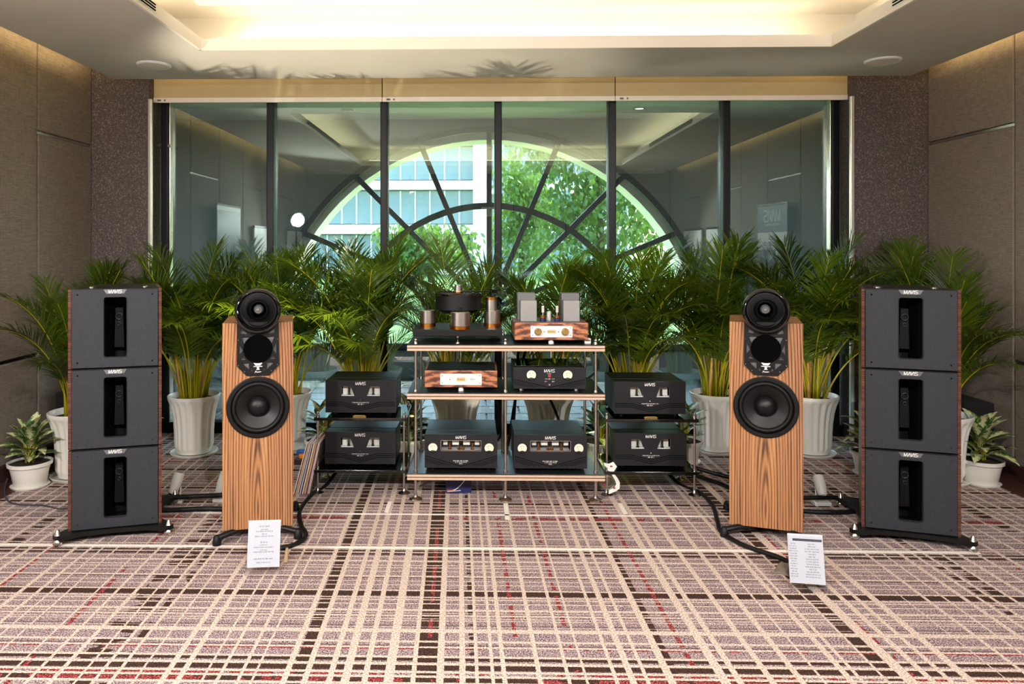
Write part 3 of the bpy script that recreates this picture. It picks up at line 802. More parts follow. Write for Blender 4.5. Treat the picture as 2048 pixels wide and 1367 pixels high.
def tower_base(label, loc, rz):
    t = thing('tower_base', label, 'speaker stand', loc, rz, 'bases of the bass towers')
    hw, hd = 0.20, 0.40
    pts = [(-0.285, -0.035), (-0.24, -0.065), (-0.16, -0.03), (0, -0.018), (0.16, -0.03), (0.24, -0.065), (0.285, -0.035), (0.25, 0.02), (0.2, 0.1), (0.2, 0.34), (0.25, 0.43), (0.27, 0.475), (0.23, 0.50), (0.16, 0.46), (-0.16, 0.46), (-0.23, 0.50), (-0.27, 0.475), (-0.25, 0.43), (-0.2, 0.34), (-0.2, 0.1), (-0.25, 0.02)]
    mko('plate', plate(pts, [], 0.022, 0.043, 'plate', True), 'black_satin', t)
    for x, y in ((-0.262, -0.04), (0.262, -0.04), (-0.248, 0.475), (0.248, 0.475)):
        f = B().lathe([(0.006, 0.0), (0.019, 0.004), (0.024, 0.014), (0.022, 0.024), (0.016, 0.033)], 20, Matrix.Translation((x, y, 0)), cap0=True).obj('foot', 'steel', t, smooth=40)
        B().lathe([(0.017, 0.055), (0.014, 0.062), (0.010, 0.074), (0.005, 0.082), (0.001, 0.083)], 20, Matrix.Translation((x, y, 0))).obj('spike', 'steel', f, smooth=40)
    return t
TOWERS = (('left', (-1.862, 3.845), R(17)), ('right', (2.215, 3.865), R(-17)))
for nm, (x, y), rz in TOWERS:
    tower_base('black outrigger base with steel feet under the %s bass tower' % nm, (x, y, 0), rz)
    for k, lv in enumerate(('bottom', 'middle', 'top')):
        bass_cabinet('%s grey bass horn cabinet of the %s tower, macassar sides and narrow slot' % (lv, nm), (x, y, 0.0545 + k * 0.413), rz, k == 2)

# ================================================================== FLOORSTANDING SPEAKERS
def floor_speaker(label, loc, rz):
    t = thing('floorstanding_speaker', label, 'speaker', loc, rz, 'rosewood floorstanding speakers')
    W, D, Z0, Z1 = 0.352, 0.42, 0.06, 1.115
    wz = 0.682
    # cabinet: front baffle with openings, sides, back, sloping top
    mp = [(-0.104, 1.2), (-0.104, 0.895), (-0.06, 0.845), (0.06, 0.845), (0.104, 0.895), (0.104, 1.2)]
    outer = [(-W / 2, Z0), (W / 2, Z0), (W / 2, Z1), (0.098, Z1), (0.098, 0.90), (0.057, 0.852), (-0.057, 0.852), (-0.098, 0.90), (-0.098, Z1), (-W / 2, Z1)]
    mko('baffle', plate(outer, [circ(0, wz, 0.138, 56)], 0.03, 0.0, 'baffle'), 'rosewood', t)
    for s in (-1, 1):
        B().box((s * (W / 2 - 0.012), D / 2 + 0.014, (Z0 + Z1) / 2), (0.0238, D - 0.03, Z1 - Z0), 0.002).obj('side', 'rosewood', t)
        B().box((s * 0.126, D / 2 + 0.016, Z1 - 0.012), (0.075, D - 0.035, 0.0236)).obj('top', 'rosewood', t)
    B().box((0, D - 0.012, (Z0 + 1.05) / 2), (W - 0.05, 0.02, 1.05 - Z0)).obj('back', 'rosewood', t)
    B().box((0, D / 2, Z0 + 0.012), (W - 0.05, D - 0.06, 0.02)).obj('bottom', 'black_satin', t)
    B().box((0, D / 2 + 0.03, 0.99), (0.196, D - 0.08, 0.17)).obj('inner_box', 'deep_black', t)
    # woofer
    wf = B().lathe([(0.157, 0.0), (0.157, 0.009), (0.152, 0.012), (0.136, 0.012), (0.132, 0.004), (0.132, -0.03)], 64, Matrix.Translation((0, 0, wz)) @ YAX).obj('woofer', 'black_satin', t, smooth=30)
    def su(r0, r1, n=8):
        return [(r0 + (r1 - r0) * k / n, 0.012 * math.sin(PI * k / n) + 0.002) for k in range(n + 1)]
    B().lathe(su(0.133, 0.108), 64, Matrix.Translation((0, 0, wz)) @ YAX).obj('surround', 'black_rubber', wf, smooth=60)
    prof = []
    r = 0.109
    while r > 0.05:
        d = -0.034 * (0.109 - r) / 0.059
        prof += [(r, d + 0.0016), (r - 0.0035, d - 0.0010)]
        r -= 0.0062
    prof.append((0.045, -0.036))
    B().lathe(prof, 64, Matrix.Translation((0, 0, wz)) @ YAX).obj('cone', 'black_cone', wf, smooth=20)
    B().lathe([(0.0545, -0.034), (0.053, -0.024), (0.047, -0.010), (0.036, 0.001), (0.02, 0.009), (0.0008, 0.012)], 48, Matrix.Translation((0, 0, wz)) @ YAX).obj('dust_cap', 'black_satin', wf, smooth=60)
    for k in range(8):
        a = R(22.5 + 45 * k)
        x, z = 0.1445 * math.cos(a), wz + 0.1445 * math.sin(a)
        B().cyl((x, -0.011, z), (x, -0.0145, z), 0.0042, 0.003, 10).obj('bolt', 'amp_case', wf)
    # midrange module: mesh-backed frame with triangular openings
    tri = [[(-0.082, 1.045), (-0.036, 1.045), (-0.068, 1.008)], [(0.082, 1.045), (0.036, 1.045), (0.068, 1.008)],
           [(-0.091, 1.012), (-0.075, 0.975), (-0.091, 0.955)], [(0.091, 1.012), (0.075, 0.975), (0.091, 0.955)],
           [(-0.072, 0.945), (-0.088, 0.927), (-0.061, 0.927)], [(0.072, 0.945), (0.088, 0.927), (0.061, 0.927)],
           [(-0.083, 0.912), (-0.044, 0.912), (-0.044, 0.877)], [(0.083, 0.912), (0.044, 0.912), (0.044, 0.877)],
           [(-0.034, 0.890), (-0.036, 0.867), (-0.022, 0.867)], [(0.034, 0.890), (0.036, 0.867), (0.022, 0.867)],
           [(-0.08, 1.085), (-0.05, 1.058), (-0.085, 1.062)], [(0.08, 1.085), (0.05, 1.058), (0.085, 1.062)]]
    md = mko('midrange_module', plate([(-0.104, 1.118), (-0.104, 0.896), (-0.058, 0.846), (0.058, 0.846), (0.104, 0.896), (0.104, 1.118)], tri, 0.014, -0.012, 'midrange_module'), 'black_satin', t)
    mko('mesh_backing', plate([(-0.1, 1.11), (-0.1, 0.9), (-0.056, 0.85), (0.056, 0.85), (0.1, 0.9), (0.1, 1.11)], [], 0.003, 0.003, 'mesh_backing'), 'badge', md)
    B().lathe([(0.0725, 0.0), (0.0725, 0.004), (0.070, 0.006), (0.066, 0.0045), (0.03, 0.0042), (0.001, 0.0045)], 56, Matrix.Translation((0, -0.012, 0.982)) @ YAX).obj('midrange_grille', 'grille_cloth', md, smooth=30)
    for x, z in ((-0.097, 1.03), (0.097, 1.03), (-0.097, 0.9), (0.097, 0.9), (-0.066, 0.868), (0.066, 0.868)):
        B().cyl((x, -0.011, z), (x, -0.015, z), 0.0035, 0.003, 10).obj('bolt', 'steel', md)
    # maker's mark: a horn bell over a foot
    b = B()
    b.prism([(-0.022, 0.9105), (0.022, 0.9105), (0.012, 0.8975), (-0.012, 0.8975)], -0.0125, -0.0135)
    b.box((0, -0.013, 0.8925), (0.044, 0.001, 0.0036))
    b.prism([(-0.007, 0.889), (0.007, 0.889), (0.004, 0.883), (0.009, 0.875), (-0.009, 0.875), (-0.004, 0.883)], -0.0125, -0.0135)
    b.strokes([[(-0.016, 0.860), (-0.008, 0.869), (-0.014, 0.868)], [(-0.012, 0.864), (0.016, 0.8655)], [(-0.006, 0.8625), (0.012, 0.8635)]], 0.0018, -0.0125)
    b.obj('emblem', 'logo_white', md)
    # tweeter horn on top
    hz = 1.178
    hm = Matrix.Translation((0, -0.03, hz)) @ YAX
    hn = B().lathe([(0.040, -0.20), (0.075, -0.16), (0.100, -0.10), (0.1125, -0.05), (0.1155, -0.01), (0.1145, 0.012), (0.109, 0.024), (0.101, 0.026), (0.096, 0.020), (0.084, -0.008), (0.064, -0.038), (0.047, -0.065), (0.034, -0.095), (0.028, -0.12)], 72, hm, cap0=True).obj('horn', 'black_gloss', t, smooth=60)
    B().lathe([(0.046, -0.063), (0.049, -0.058), (0.046, -0.055), (0.043, -0.063)], 48, hm).obj('throat_ring', 'black_satin', hn, smooth=60)
    B().lathe([(0.026, -0.10), (0.022, -0.070), (0.019, -0.058), (0.0165, -0.054), (0.012, -0.057), (0.009, -0.05), (0.0006, -0.046)], 36, hm).obj('phase_plug', 'grey_paint_dark', hn, smooth=40)
    B().box((0, 0.13, 1.09), (0.06, 0.10, 0.05), 0.004).obj('horn_cradle', 'black_satin', t)
    # feet
    for x, y in ((-0.2, -0.03), (0.2, -0.03), (-0.19, D - 0.02), (0.19, D - 0.02)):
        s = 1 if x > 0 else -1
        l = B().tube([(s * 0.08, y * 0.4 + 0.05, 0.052), (s * 0.15, y * 0.8 + 0.01, 0.048), (x, y, 0.036)], 0.017, 10, 0.015).obj('outrigger', 'black_satin', t, smooth=50)
        B().lathe([(0.004, 0.0), (0.021, 0.003), (0.022, 0.016), (0.017, 0.044), (0.010, 0.052), (0.001, 0.053)], 20, Matrix.Translation((x, y, 0))).obj('foot', 'black_rubber', l, smooth=40)
    B().box((0, D / 2, 0.054), (0.30, D - 0.06, 0.012), 0.002).obj('base_plate', 'black_satin', t)
    return t
floor_speaker('rosewood floorstanding speaker with black horn, beside the left bass tower', (-1.115, 3.83, 0), R(14))
floor_speaker('rosewood floorstanding speaker with black horn, beside the right bass tower', (1.492, 3.885, 0), R(-19))

# ================================================================== CENTRE RACK
RK = thing('hifi_rack', 'wide three-tier hi-fi rack with steel posts and pale plywood shelf edges', 'rack', (0.180, 4.42, 0))
def rack_shelf(z):
    s = B().box((0, 0.27, z - 0.029), (1.165, 0.54, 0.0145), 0.0015).box((0, 0.27, z - 0.0105), (1.165, 0.54, 0.0135), 0.0015).obj('shelf', 'ply_edge', RK)
    B().box((0, 0.27, z - 0.0195), (1.163, 0.538, 0.0046)).obj('shelf_joint', 'wood_base', s)
    B().box((0, 0.27, z - 0.002), (1.161, 0.536, 0.007), 0.001).obj('shelf_surface', 'shelf_black', s)
RSH = [0.165, 0.642, 0.927]
for z in RSH: rack_shelf(z)
for x in (-0.535, 0.0, 0.535):
    for y in (0.045, 0.49):
        p = B().cyl((x, y, 0.02), (x, y, 0.945), 0.0085, seg=14).obj('post', 'brushed', RK, smooth=40)
        for z in RSH:
            B().cyl((x, y, z + 0.001), (x, y, z + 0.014), 0.0145, 0.012, 16).obj('collar', 'steel', p, smooth=40)
            B().cyl((x, y, z - 0.040), (x, y, z - 0.053), 0.0145, 0.010, 16).obj('collar', 'steel', p, smooth=40)
        B().sphere((x, y, 0.950), 0.0115, 14).obj('cap', 'steel', p, smooth=40)
        B().lathe([(0.040, 0.0), (0.040, 0.005), (0.032, 0.012), (0.014, 0.018), (0.009, 0.032), (0.006, 0.05)], 28, Matrix.Translation((x, y, 0)), cap0=True).obj('foot', 'steel', p, smooth=40)

# ------------------------------------------------------------------ small amplifier stands
def amp_stand(nm, x):
    t = thing('amplifier_stand', 'two-tier black glass amplifier stand %s of the rack' % nm, 'stand', (x, 4.545, 0), group='black glass amplifier stands')
    for z in (0.152, 0.468):
        s = B().box((0, 0.19, z - 0.009), (0.56, 0.40, 0.018), 0.003).obj('shelf', 'glass_black', t)
    for px in (-0.265, 0.265):
        for py in (0.03, 0.345):
            p = B().cyl((px, py, 0.015), (px, py, 0.487), 0.0068, seg=12).obj('post', 'brushed', t, smooth=40)
            for z in (0.152, 0.468):
                B().cyl((px, py, z + 0.0005), (px, py, z + 0.012), 0.012, 0.010, 14).obj('collar', 'steel', p, smooth=40)
                B().cyl((px, py, z - 0.018), (px, py, z - 0.028), 0.012, 0.009, 14).obj('collar', 'steel', p, smooth=40)
            B().sphere((px, py, 0.490), 0.009, 12).obj('cap', 'steel', p, smooth=40)
            B().lathe([(0.038, 0.0), (0.038, 0.004), (0.030, 0.010), (0.013, 0.016), (0.008, 0.03)], 24, Matrix.Translation((px, py, 0)), cap0=True).obj('foot', 'steel', p, smooth=40)
    return t
amp_stand('left', -0.70)
amp_stand('right', 1.064)

# ------------------------------------------------------------------ components
def chevrons(b, W, top, zs, xb, dz, y, n_bend=True):
    for z in zs:
        zz = top - z
        if n_bend:
            b.strokes([[(-W / 2 + 0.004, zz), (-xb, zz), (0, zz - dz), (xb, zz), (W / 2 - 0.004, zz)]], 0.0030, y, 0.0006)
        else:
            b.strokes([[(-W / 2 + 0.004, zz), (0, zz - dz), (W / 2 - 0.004, zz)]], 0.0032, y, 0.0006)
def valve(b, g, x, y, z, h=0.06, r=0.011):
    g.lathe([(r * 0.75, 0), (r, h * 0.3), (r, h * 0.75), (r * 0.7, h * 0.93), (0.0008, h)], 16, Matrix.Translation((x, y, z)))
    b.cyl((x, y, z), (x, y, z + h * 0.72), r * 0.55, seg=10)
    b.cyl((x, y, z - 0.006), (x, y, z + 0.006), r * 1.05, seg=14)
def amp_body(t, W, H, D, z0, fmat='amp_black', holes=(), inner=0.10):
    """casework with a real hollow behind the front window"""
    b = B()
    b.box((0, D / 2 + inner / 2 + 0.01, z0 + H / 2), (W - 0.006, D - inner - 0.022, H - 0.004), 0.002)
    b.box((0, inner / 2 + 0.012, z0 + H - 0.006), (W - 0.006, inner, 0.008)).box((0, inner / 2 + 0.012, z0 + 0.006), (W - 0.006, inner, 0.008))
    for s in (-1, 1): b.box((s * (W / 2 - 0.007), inner / 2 + 0.012, z0 + H / 2), (0.008, inner, H - 0.016))
    b.obj('casework', 'amp_case', t)
    mko('front_panel', plate(rect(-W / 2, W / 2, z0, z0 + H), holes, 0.012, 0.0, 'front_panel'), fmat, t)
def feet(t, W, D, h, mat='black_rubber'):
    for x in (-W / 2 + 0.05, W / 2 - 0.05):
        for y in (0.05, D - 0.05):
            B().cyl((x, y, 0), (x, y, h + 0.001), 0.018, 0.018, 18).obj('foot', mat, t, smooth=40)
def mono_amp(label, loc, lit):
    t = thing('mono_amplifier', label, 'amplifier', loc, 0, 'black valve mono amplifiers')
    rnd = random.Random(5)
    W, H, D, z0 = 0.434, 0.197, 0.36, 0.018
    top = z0 + H
    hl = [(-0.119, top - 0.096), (-0.038, top - 0.096), (-0.060, top - 0.035), (-0.119, top - 0.035)]
    hr = [(-x, z) for x, z in hl][::-1]
    amp_body(t, W, H, D, z0, holes=[hl, hr])
    feet(t, W, D, z0)
    for s in (-1, 1):
        pl = [(x * (1 if s < 0 else -1), z) for x, z in hl]
        B().prism(pl, 0.006, 0.008).obj('window_pane', 'clear_glass', t)
        xc = s * 0.088
        B().prism([(x * 0.985, z) for x, z in pl], 0.046, 0.060).obj('transformer_cover', 'white_gloss', t)
        B().box((xc + s * -0.012, 0.030, top - 0.097), (0.10, 0.034, 0.012), 0.001).obj('valve_deck', 'silver_plate', t)
        b, g = B(), B()
        valve(b, g, s * 0.075, 0.026, top - 0.092, 0.055, 0.010)
        vv = b.obj('valve', 'black_satin', t, smooth=40); g.obj('valve_glass', 'tube_glass', vv, smooth=60)
    b = B(); chevrons(b, W, top, (0.133, 0.144, 0.155), 0.112, 0.030, -0.0003); b.obj('groove', 'groove', t)
    logo(B(), 0, top - 0.018, 0.0165, -0.0003).obj('logo', 'logo_white', t)
    b = B(); tinytext(b, 0, top - 0.1345, 0.10, 0.0042, -0.0003, rnd); tinytext(b, 0, top - 0.1445, 0.036, 0.0052, -0.0003, rnd); b.obj('lettering', 'logo_white', t)
    B().cyl((0, 0.001, top - 0.119), (0, -0.0015, top - 0.119), 0.0022, seg=12).obj('power_light', 'led_red' if lit else 'badge', t)
    return t
mono_amp('black valve mono amplifier on the upper shelf of the left amplifier stand', (-0.705, 4.60, 0.468), False)
mono_amp('black valve mono amplifier on the lower shelf of the left amplifier stand', (-0.708, 4.60, 0.152), False)
mono_amp('black valve mono amplifier on the upper shelf of the right amplifier stand', (1.066, 4.60, 0.468), True)
mono_amp('black valve mono amplifier on the lower shelf of the right amplifier stand', (1.072, 4.60, 0.152), True)
for nm, x in (('left', -0.705), ('right', 1.062)):
    t = thing('name_plate', 'small gold name plate on the upper shelf edge of the %s amplifier stand' % nm, 'name plate', (x, 4.556, 0.4685), group='gold name plates')
    B().prism([(-0.036, 0), (0.036, 0), (0.042, 0.004), (0.03, 0.011), (-0.03, 0.011), (-0.042, 0.004)], 0, 0.008).obj('plate', 'gold', t)
    B().strokes([[(-0.026, 0.003), (-0.018, 0.008), (-0.008, 0.003), (0.004, 0.007), (0.022, 0.004)]], 0.0014, -0.0002, 0.0004).obj('lettering', 'ink_dark', t)
def meter(t, x, z, r, y=0.0):
    m = Matrix.Translation((x, y, z)) @ YAX
    k = B().lathe([(r * 1.16, -0.001), (r * 1.16, 0.004), (r * 1.08, 0.006), (r, 0.003), (r, -0.001)], 40, m).obj('meter', 'black_gloss', t, smooth=40)
    B().lathe([(r * 1.01, 0.001), (0.0005, 0.001)], 40, m).obj('dial', 'meter_face', k)
    b = B()
    arc = [(x + r * 0.62 * math.cos(R(a)), z - r * 0.15 + r * 0.62 * math.sin(R(a))) for a in range(40, 141, 10)]
    b.strokes([arc, [(x, z - r * 0.35), (x - r * 0.36, z + r * 0.30)]], r * 0.045, y - 0.0012, 0.0003)
    b.box((x, y - 0.0014, z - r * 0.66), (r * 0.7, 0.0006, r * 0.22))
    b.obj('scale', 'ink_dark', k)
    B().prism([(x + r * math.cos(R(a)), z + r * math.sin(R(a))) for a in range(222, 319, 8)], y - 0.0012, y - 0.0025).obj('meter_cover', 'black_gloss', k)
def power_amp(label, loc):
    t = thing('power_amplifier', label, 'amplifier', loc, 0, 'black power amplifiers with meters')
    rnd = random.Random(9)
    W, H, D, z0 = 0.434, 0.20, 0.40, 0.02
    top = z0 + H
    amp_body(t, W, H, D, z0, holes=[rrect(-0.119, 0.119, top - 0.097, top - 0.037, 0.004)])
    feet(t, W, D, z0)
    B().box((0, 0.007, top - 0.067), (0.236, 0.002, 0.058)).obj('window_pane', 'clear_glass', t)
    mko('window_rim', plate(rrect(-0.121, 0.121, top - 0.099, top - 0.035, 0.005), [rrect(-0.1185, 0.1185, top - 0.0965, top - 0.0375, 0.004)], 0.002, -0.0015, 'window_rim'), 'steel', t)
    b = B()
    for x, w in ((-0.095, 0.026), (-0.033, 0.04), (0.033, 0.04), (0.097, 0.028)):
        b.box((x, 0.048, top - 0.055), (w, 0.02, 0.036), 0.002)
    b.obj('transformer_cover', 'white_gloss', t)
    B().box((0, 0.055, top - 0.105), (0.236, 0.07, 0.012)).obj('valve_deck', 'silver_plate', t)
    B().box((0, 0.095, top - 0.07), (0.236, 0.01, 0.07)).obj('inner_wall', 'wood_base', t)
    for x in (-0.068, -0.012, 0.012, 0.068):
        b, g = B(), B(); valve(b, g, x, 0.035, top - 0.097, 0.05 if abs(x) > .03 else 0.024, 0.0105)
        vv = b.obj('valve', 'bronze', t, smooth=40); g.obj('valve_glass', 'tube_glass', vv, smooth=60)
    for x in (-0.168, 0.168): meter(t, x, top - 0.080, 0.027)
    b = B(); chevrons(b, W, top, (0.128,), 0, 0.062, -0.0003, False)
    for dz in (0.012, 0.021, 0.030):
        k = 0.212; zz = top - 0.128 - dz
        x_in = (dz + 0.005) / 0.062 * k
        b.strokes([[(-k, zz), (-x_in, zz - 0.062 * (k - x_in) / k)]], 0.0024, -0.0003, 0.0006)
        b.strokes([[(k, zz), (x_in, zz - 0.062 * (k - x_in) / k)]], 0.0024, -0.0003, 0.0006)
    b.obj('groove', 'groove', t)
    logo(B(), 0, top - 0.018, 0.0165, -0.0003).obj('logo', 'logo_white', t)
    b = B(); tinytext(b, 0, top - 0.157, 0.092, 0.0045, -0.0003, rnd); tinytext(b, 0, top - 0.165, 0.07, 0.0035, -0.0003, rnd); tinytext(b, 0, top - 0.174, 0.02, 0.005, -0.0003, rnd); b.obj('lettering', 'logo_white', t)
    return t
power_amp('black power amplifier with two dials, left on the bottom shelf of the rack', (-0.085, 4.475, RSH[0] + 0.0015))
power_amp('black power amplifier with two dials, right on the bottom shelf of the rack', (0.448, 4.475, RSH[0] + 0.0015))

def preamp(loc):
    t = thing('preamplifier', 'low black preamplifier with two cream dials on the middle rack shelf', 'preamplifier', loc)
    rnd = random.Random(2)
    W, H, D, z0 = 0.43, 0.128, 0.38, 0.016
    top = z0 + H
    B().box((0, D / 2 + 0.006, z0 + H / 2), (W - 0.008, D - 0.012, H - 0.004), 0.002).obj('casework', 'amp_case', t)
    B().box((0, D / 2 + 0.02, top - 0.0005), (W - 0.03, D - 0.08, 0.002)).obj('top_plate', 'black_gloss', t)
    B().box((0, 0.006, z0 + H / 2), (W, 0.012, H), 0.0015).obj('front_panel', 'amp_black', t)
    feet(t, W, D, z0, 'steel')
    for x in (-0.108, 0.108): meter(t, x, top - 0.045, 0.0275)
    b = B(); chevrons(b, W, top, (0.071,), 0, 0.048, -0.0003, False)
    for dz in (0.010, 0.018, 0.026):
        k = 0.211; zz = top - 0.071 - dz; x_in = (dz + 0.006) / 0.048 * k * 0.8
        b.strokes([[(-k, zz), (-x_in, zz - 0.048 * (k - x_in) / k)]], 0.0020, -0.0003, 0.0006)
        b.strokes([[(k, zz), (x_in, zz - 0.048 * (k - x_in) / k)]], 0.0020, -0.0003, 0.0006)
    b.obj('groove', 'groove', t)
    logo(B(), 0, top - 0.020, 0.0165, -0.0003).obj('logo', 'logo_white', t)
    b = B(); tinytext(b, 0, top - 0.037, 0.022, 0.004, -0.0003, rnd)
    for x in (-0.02, 0.0, 0.022): tinytext(b, x, top - 0.068, 0.012, 0.004, -0.0003, rnd)
    for x in (-0.02, 0.022): tinytext(b, x, top - 0.083, 0.014, 0.004, -0.0003, rnd)
    b.obj('lettering', 'logo_white', t)
    B().cyl((0, 0.001, top - 0.050), (0, -0.003, top - 0.050), 0.0095, seg=24).obj('remote_eye', 'red_print', t, smooth=40)
    B().cyl((0, 0.001, top - 0.076), (0, -0.008, top - 0.076), 0.006, seg=20).obj('selector_knob', 'black_gloss', t, smooth=40)
    B().cyl((0, 0.001, top - 0.103), (0, -0.003, top - 0.103), 0.005, seg=20).obj('power_button', 'steel', t, smooth=40)
    return t
preamp((0.442, 4.475, RSH[1] + 0.0015))

def script_mark(b, x, z, w, y):
    b.strokes([[(x - w * .5, z - w * .08), (x - w * .38, z + w * .12), (x - w * .28, z - w * .08)], [(x - w * .22, z), (x - w * .1, z + w * .04), (x - w * .12, z - w * .06), (x, z + w * .02)], [(x, z - w * .04), (x + w * .15, z + w * .06), (x + w * .18, z - w * .05), (x + w * .35, z + w * .03), (x + w * .5, z - w * .05)]], w * 0.04, y, 0.0004)
def wood_component(name, label, cat, loc, H, kind):
    t = thing(name, label, cat, loc)
    W, D, z0 = 0.432, 0.36, 0.024
    top = z0 + H
    B().box((0, D / 2 + 0.008, z0 + H / 2), (W - 0.006, D - 0.02, H - 0.002), 0.003).obj('casework', 'shelf_black' if kind == 'dac' else 'grey_paint_dark', t)
    B().box((0, 0.008, z0 + H / 2), (W, 0.016, H), 0.004, 3).obj('front_panel', 'rosewood_front', t)
    for s in (-1, 1): B().box((s * (W / 2 - 0.004), D / 2, z0 + H / 2), (0.012, D - 0.01, H), 0.003).obj('side_panel', 'rosewood_front', t)
    fp = mko('face_plate', plate(rrect(-0.124, 0.124, top - 0.085, top - 0.018, 0.006), [], 0.003, -0.003, 'face_plate'), 'silver_plate', t)
    for x in (-0.112, 0.112):
        for z in (top - 0.030, top - 0.073):
            B().cyl((x, -0.003, z), (x, -0.0045, z), 0.0028, seg=12).obj('screw', 'grey_paint_dark', fp)
    gp = B().box((0, -0.0033, top - 0.0515), (0.050, 0.0012, 0.021)).obj('name_plate', 'gold_plate', fp)
    b = B(); script_mark(b, 0, top - 0.052, 0.042, -0.004); b.obj('lettering', 'bronze', gp)
    if kind == 'dac':
        b = B(); b.cyl((-0.066, -0.003, top - 0.0515), (-0.066, -0.0045, top - 0.0515), 0.0028, seg=12)
        b.strokes([[(0.058, top - 0.055), (0.058, top - 0.047), (0.063, top - 0.050), (0.063, top - 0.055)], [(0.068, top - 0.057), (0.068, top - 0.048), (0.074, top - 0.048), (0.074, top - 0.053)], [(0.080, top - 0.055), (0.084, top - 0.049)]], 0.0014, -0.003, 0.0004)
        b.obj('markings', 'ink_dark', fp)
        for k in range(3): B().strokes([[(-0.07 + k * 0.012, 0), (0.06 - k * 0.012, 0)]], 0.001, 0, 0.0004).obj('top_mark', 'badge', t, (0, 0.12 + k * 0.03, top - 0.0015), (R(-90), 0, 0))
    else:
        for x in (-0.080, 0.080):
            m = Matrix.Translation((x, -0.003, top - 0.0515)) @ YAX
            kb = B().lathe([(0.0215, 0), (0.0215, 0.004), (0.019, 0.006), (0.019, 0.022), (0.017, 0.025), (0.0006, 0.025)], 32, m).obj('knob', 'gold', fp, smooth=30)
            B().strokes([[(x, top - 0.0515 + 0.006), (x, top - 0.0515 + 0.016)]], 0.002, -0.028, 0.0006).obj('pointer', 'ink_dark', kb)
        for x in (-0.042, 0.042): B().cyl((x, -0.003, top - 0.0515), (x, -0.005, top - 0.0515), 0.003, seg=12).obj('button', 'ink_dark', fp)
    for x, y in ((0, 0.025), (-0.15, D - 0.05), (0.15, D - 0.05)):
        B().lathe([(0.016, 0.0), (0.016, 0.012), (0.012, 0.018), (0.012, z0 + 0.001)], 20, Matrix.Translation((x, y, 0)), cap0=True).obj('foot', 'white_gloss', t, smooth=40)
    return t
wood_component('digital_converter', 'low rosewood-fronted component with silver plate on the middle rack shelf', 'hi-fi component', (-0.085, 4.47, RSH[1] + 0.0015), 0.100, 'dac')
TA = wood_component('valve_amplifier', 'rosewood-fronted valve amplifier with two gold knobs on the top rack shelf', 'amplifier', (0.452, 4.455, RSH[2] + 0.0015), 0.102, 'amp')
zt = 0.024 + 0.102
for s in (-1, 1):
    tc_ = B().box((s * 0.135, 0.24, zt + 0.082), (0.110, 0.11, 0.165), 0.003).obj('transformer', 'grey_paint_dark', TA)
    B().box((s * 0.135 + 0.006 * s * -1, 0.13, zt + 0.063), (0.098, 0.10, 0.126), 0.003).obj('transformer_cover', 'grey_paint', TA)
for x in (-0.043, 0.043):
    m = Matrix.Translation((x, 0.09, zt))
    v = B().lathe([(0.018, 0.0), (0.018, 0.020), (0.015, 0.022)], 24, m, cap1=True).obj('valve', 'navy', TA, smooth=40)
    B().lathe([(0.0165, 0.020), (0.0165, 0.036)], 24, m, cap1=True).obj('valve_collar', 'bronze', v, smooth=40)
    B().lathe([(0.015, 0.034), (0.021, 0.060), (0.022, 0.085), (0.018, 0.105), (0.012, 0.114), (0.0008, 0.117)], 28, m).obj('valve_glass', 'tube_glass', v, smooth=60)
    B().box((x, 0.09, zt + 0.074), (0.016, 0.009, 0.040), 0.002).box((x, 0.09, zt + 0.050), (0.003, 0.003, 0.05)).obj('valve_plate', 'silver_plate', v)
B().cyl((0.0, 0.16, zt), (0.0, 0.16, zt + 0.055), 0.014, seg=24).obj('capacitor', 'silver_plate', TA, smooth=40)

# turntable
TT = thing('turntable', 'black turntable with thick platter on bronze-footed steel pillars, top rack shelf', 'turntable', (-0.105, 4.465, RSH[2] + 0.0015))
B().box((0, 0.215, 0.063), (0.535, 0.42, 0.040), 0.003).obj('plinth', 'black_satin', TT)
for x, y in ((0, 0.025), (-0.22, 0.38), (0.22, 0.38)):
    B().lathe([(0.018, 0.0), (0.016, 0.006), (0.006, 0.010), (0.006, 0.024), (0.011, 0.030), (0.012, 0.043)], 20, Matrix.Translation((x, y, 0)), cap0=True).obj('foot', 'steel', TT, smooth=40)
def pillar(x, y, r, h, name='pillar', spindle=True):
    m = Matrix.Translation((x, y, 0.083))
    p = B().lathe([(r, 0.020), (r, h - 0.004), (r - 0.004, h), (0.0006, h)], 36, m).obj(name, 'brushed', TT, smooth=40)
    B().lathe([(r + 0.001, 0.0), (r + 0.001, 0.021), (r - 0.001, 0.023)], 36, m).obj('pillar_base', 'bronze', p, smooth=40)
    if spindle:
        b = B()
        for dx in (-0.008, 0.008): b.cyl((x + dx, y, 0.083 + h - 0.001), (x + dx, y, 0.083 + h + 0.024), 0.004, seg=12)
        b.obj('belt_pin', 'black_satin', p, smooth=40)
    return p
pillar(0.015, 0.045, 0.058, 0.104)
pillar(-0.190, 0.20, 0.048, 0.100)
pp = pillar(0.210, 0.20, 0.050, 0.100, spindle=False)
m = Matrix.Translation((0.205, 0.20, 0.183))
B().lathe([(0.036, 0), (0.036, 0.07), (0.032, 0.074), (0.0006, 0.074)], 32, m).obj('arm_pod', 'brushed', pp, smooth=40)
B().lathe([(0.037, 0.066), (0.037, 0.082), (0.020, 0.084), (0.0006, 0.084)], 32, m).obj('arm_pod_cap', 'bronze', pp, smooth=40)
b = B(); b.cyl((0.205, 0.20, 0.262), (0.205, 0.20, 0.315), 0.008, seg=14); b.tube([(0.205, 0.20, 0.300), (0.15, 0.14, 0.304), (0.10, 0.09, 0.300)], 0.004); b.tube([(0.205, 0.20, 0.300), (0.235, 0.235, 0.300)], 0.013); b.box((0.095, 0.085, 0.296), (0.016, 0.02, 0.010), 0.002)
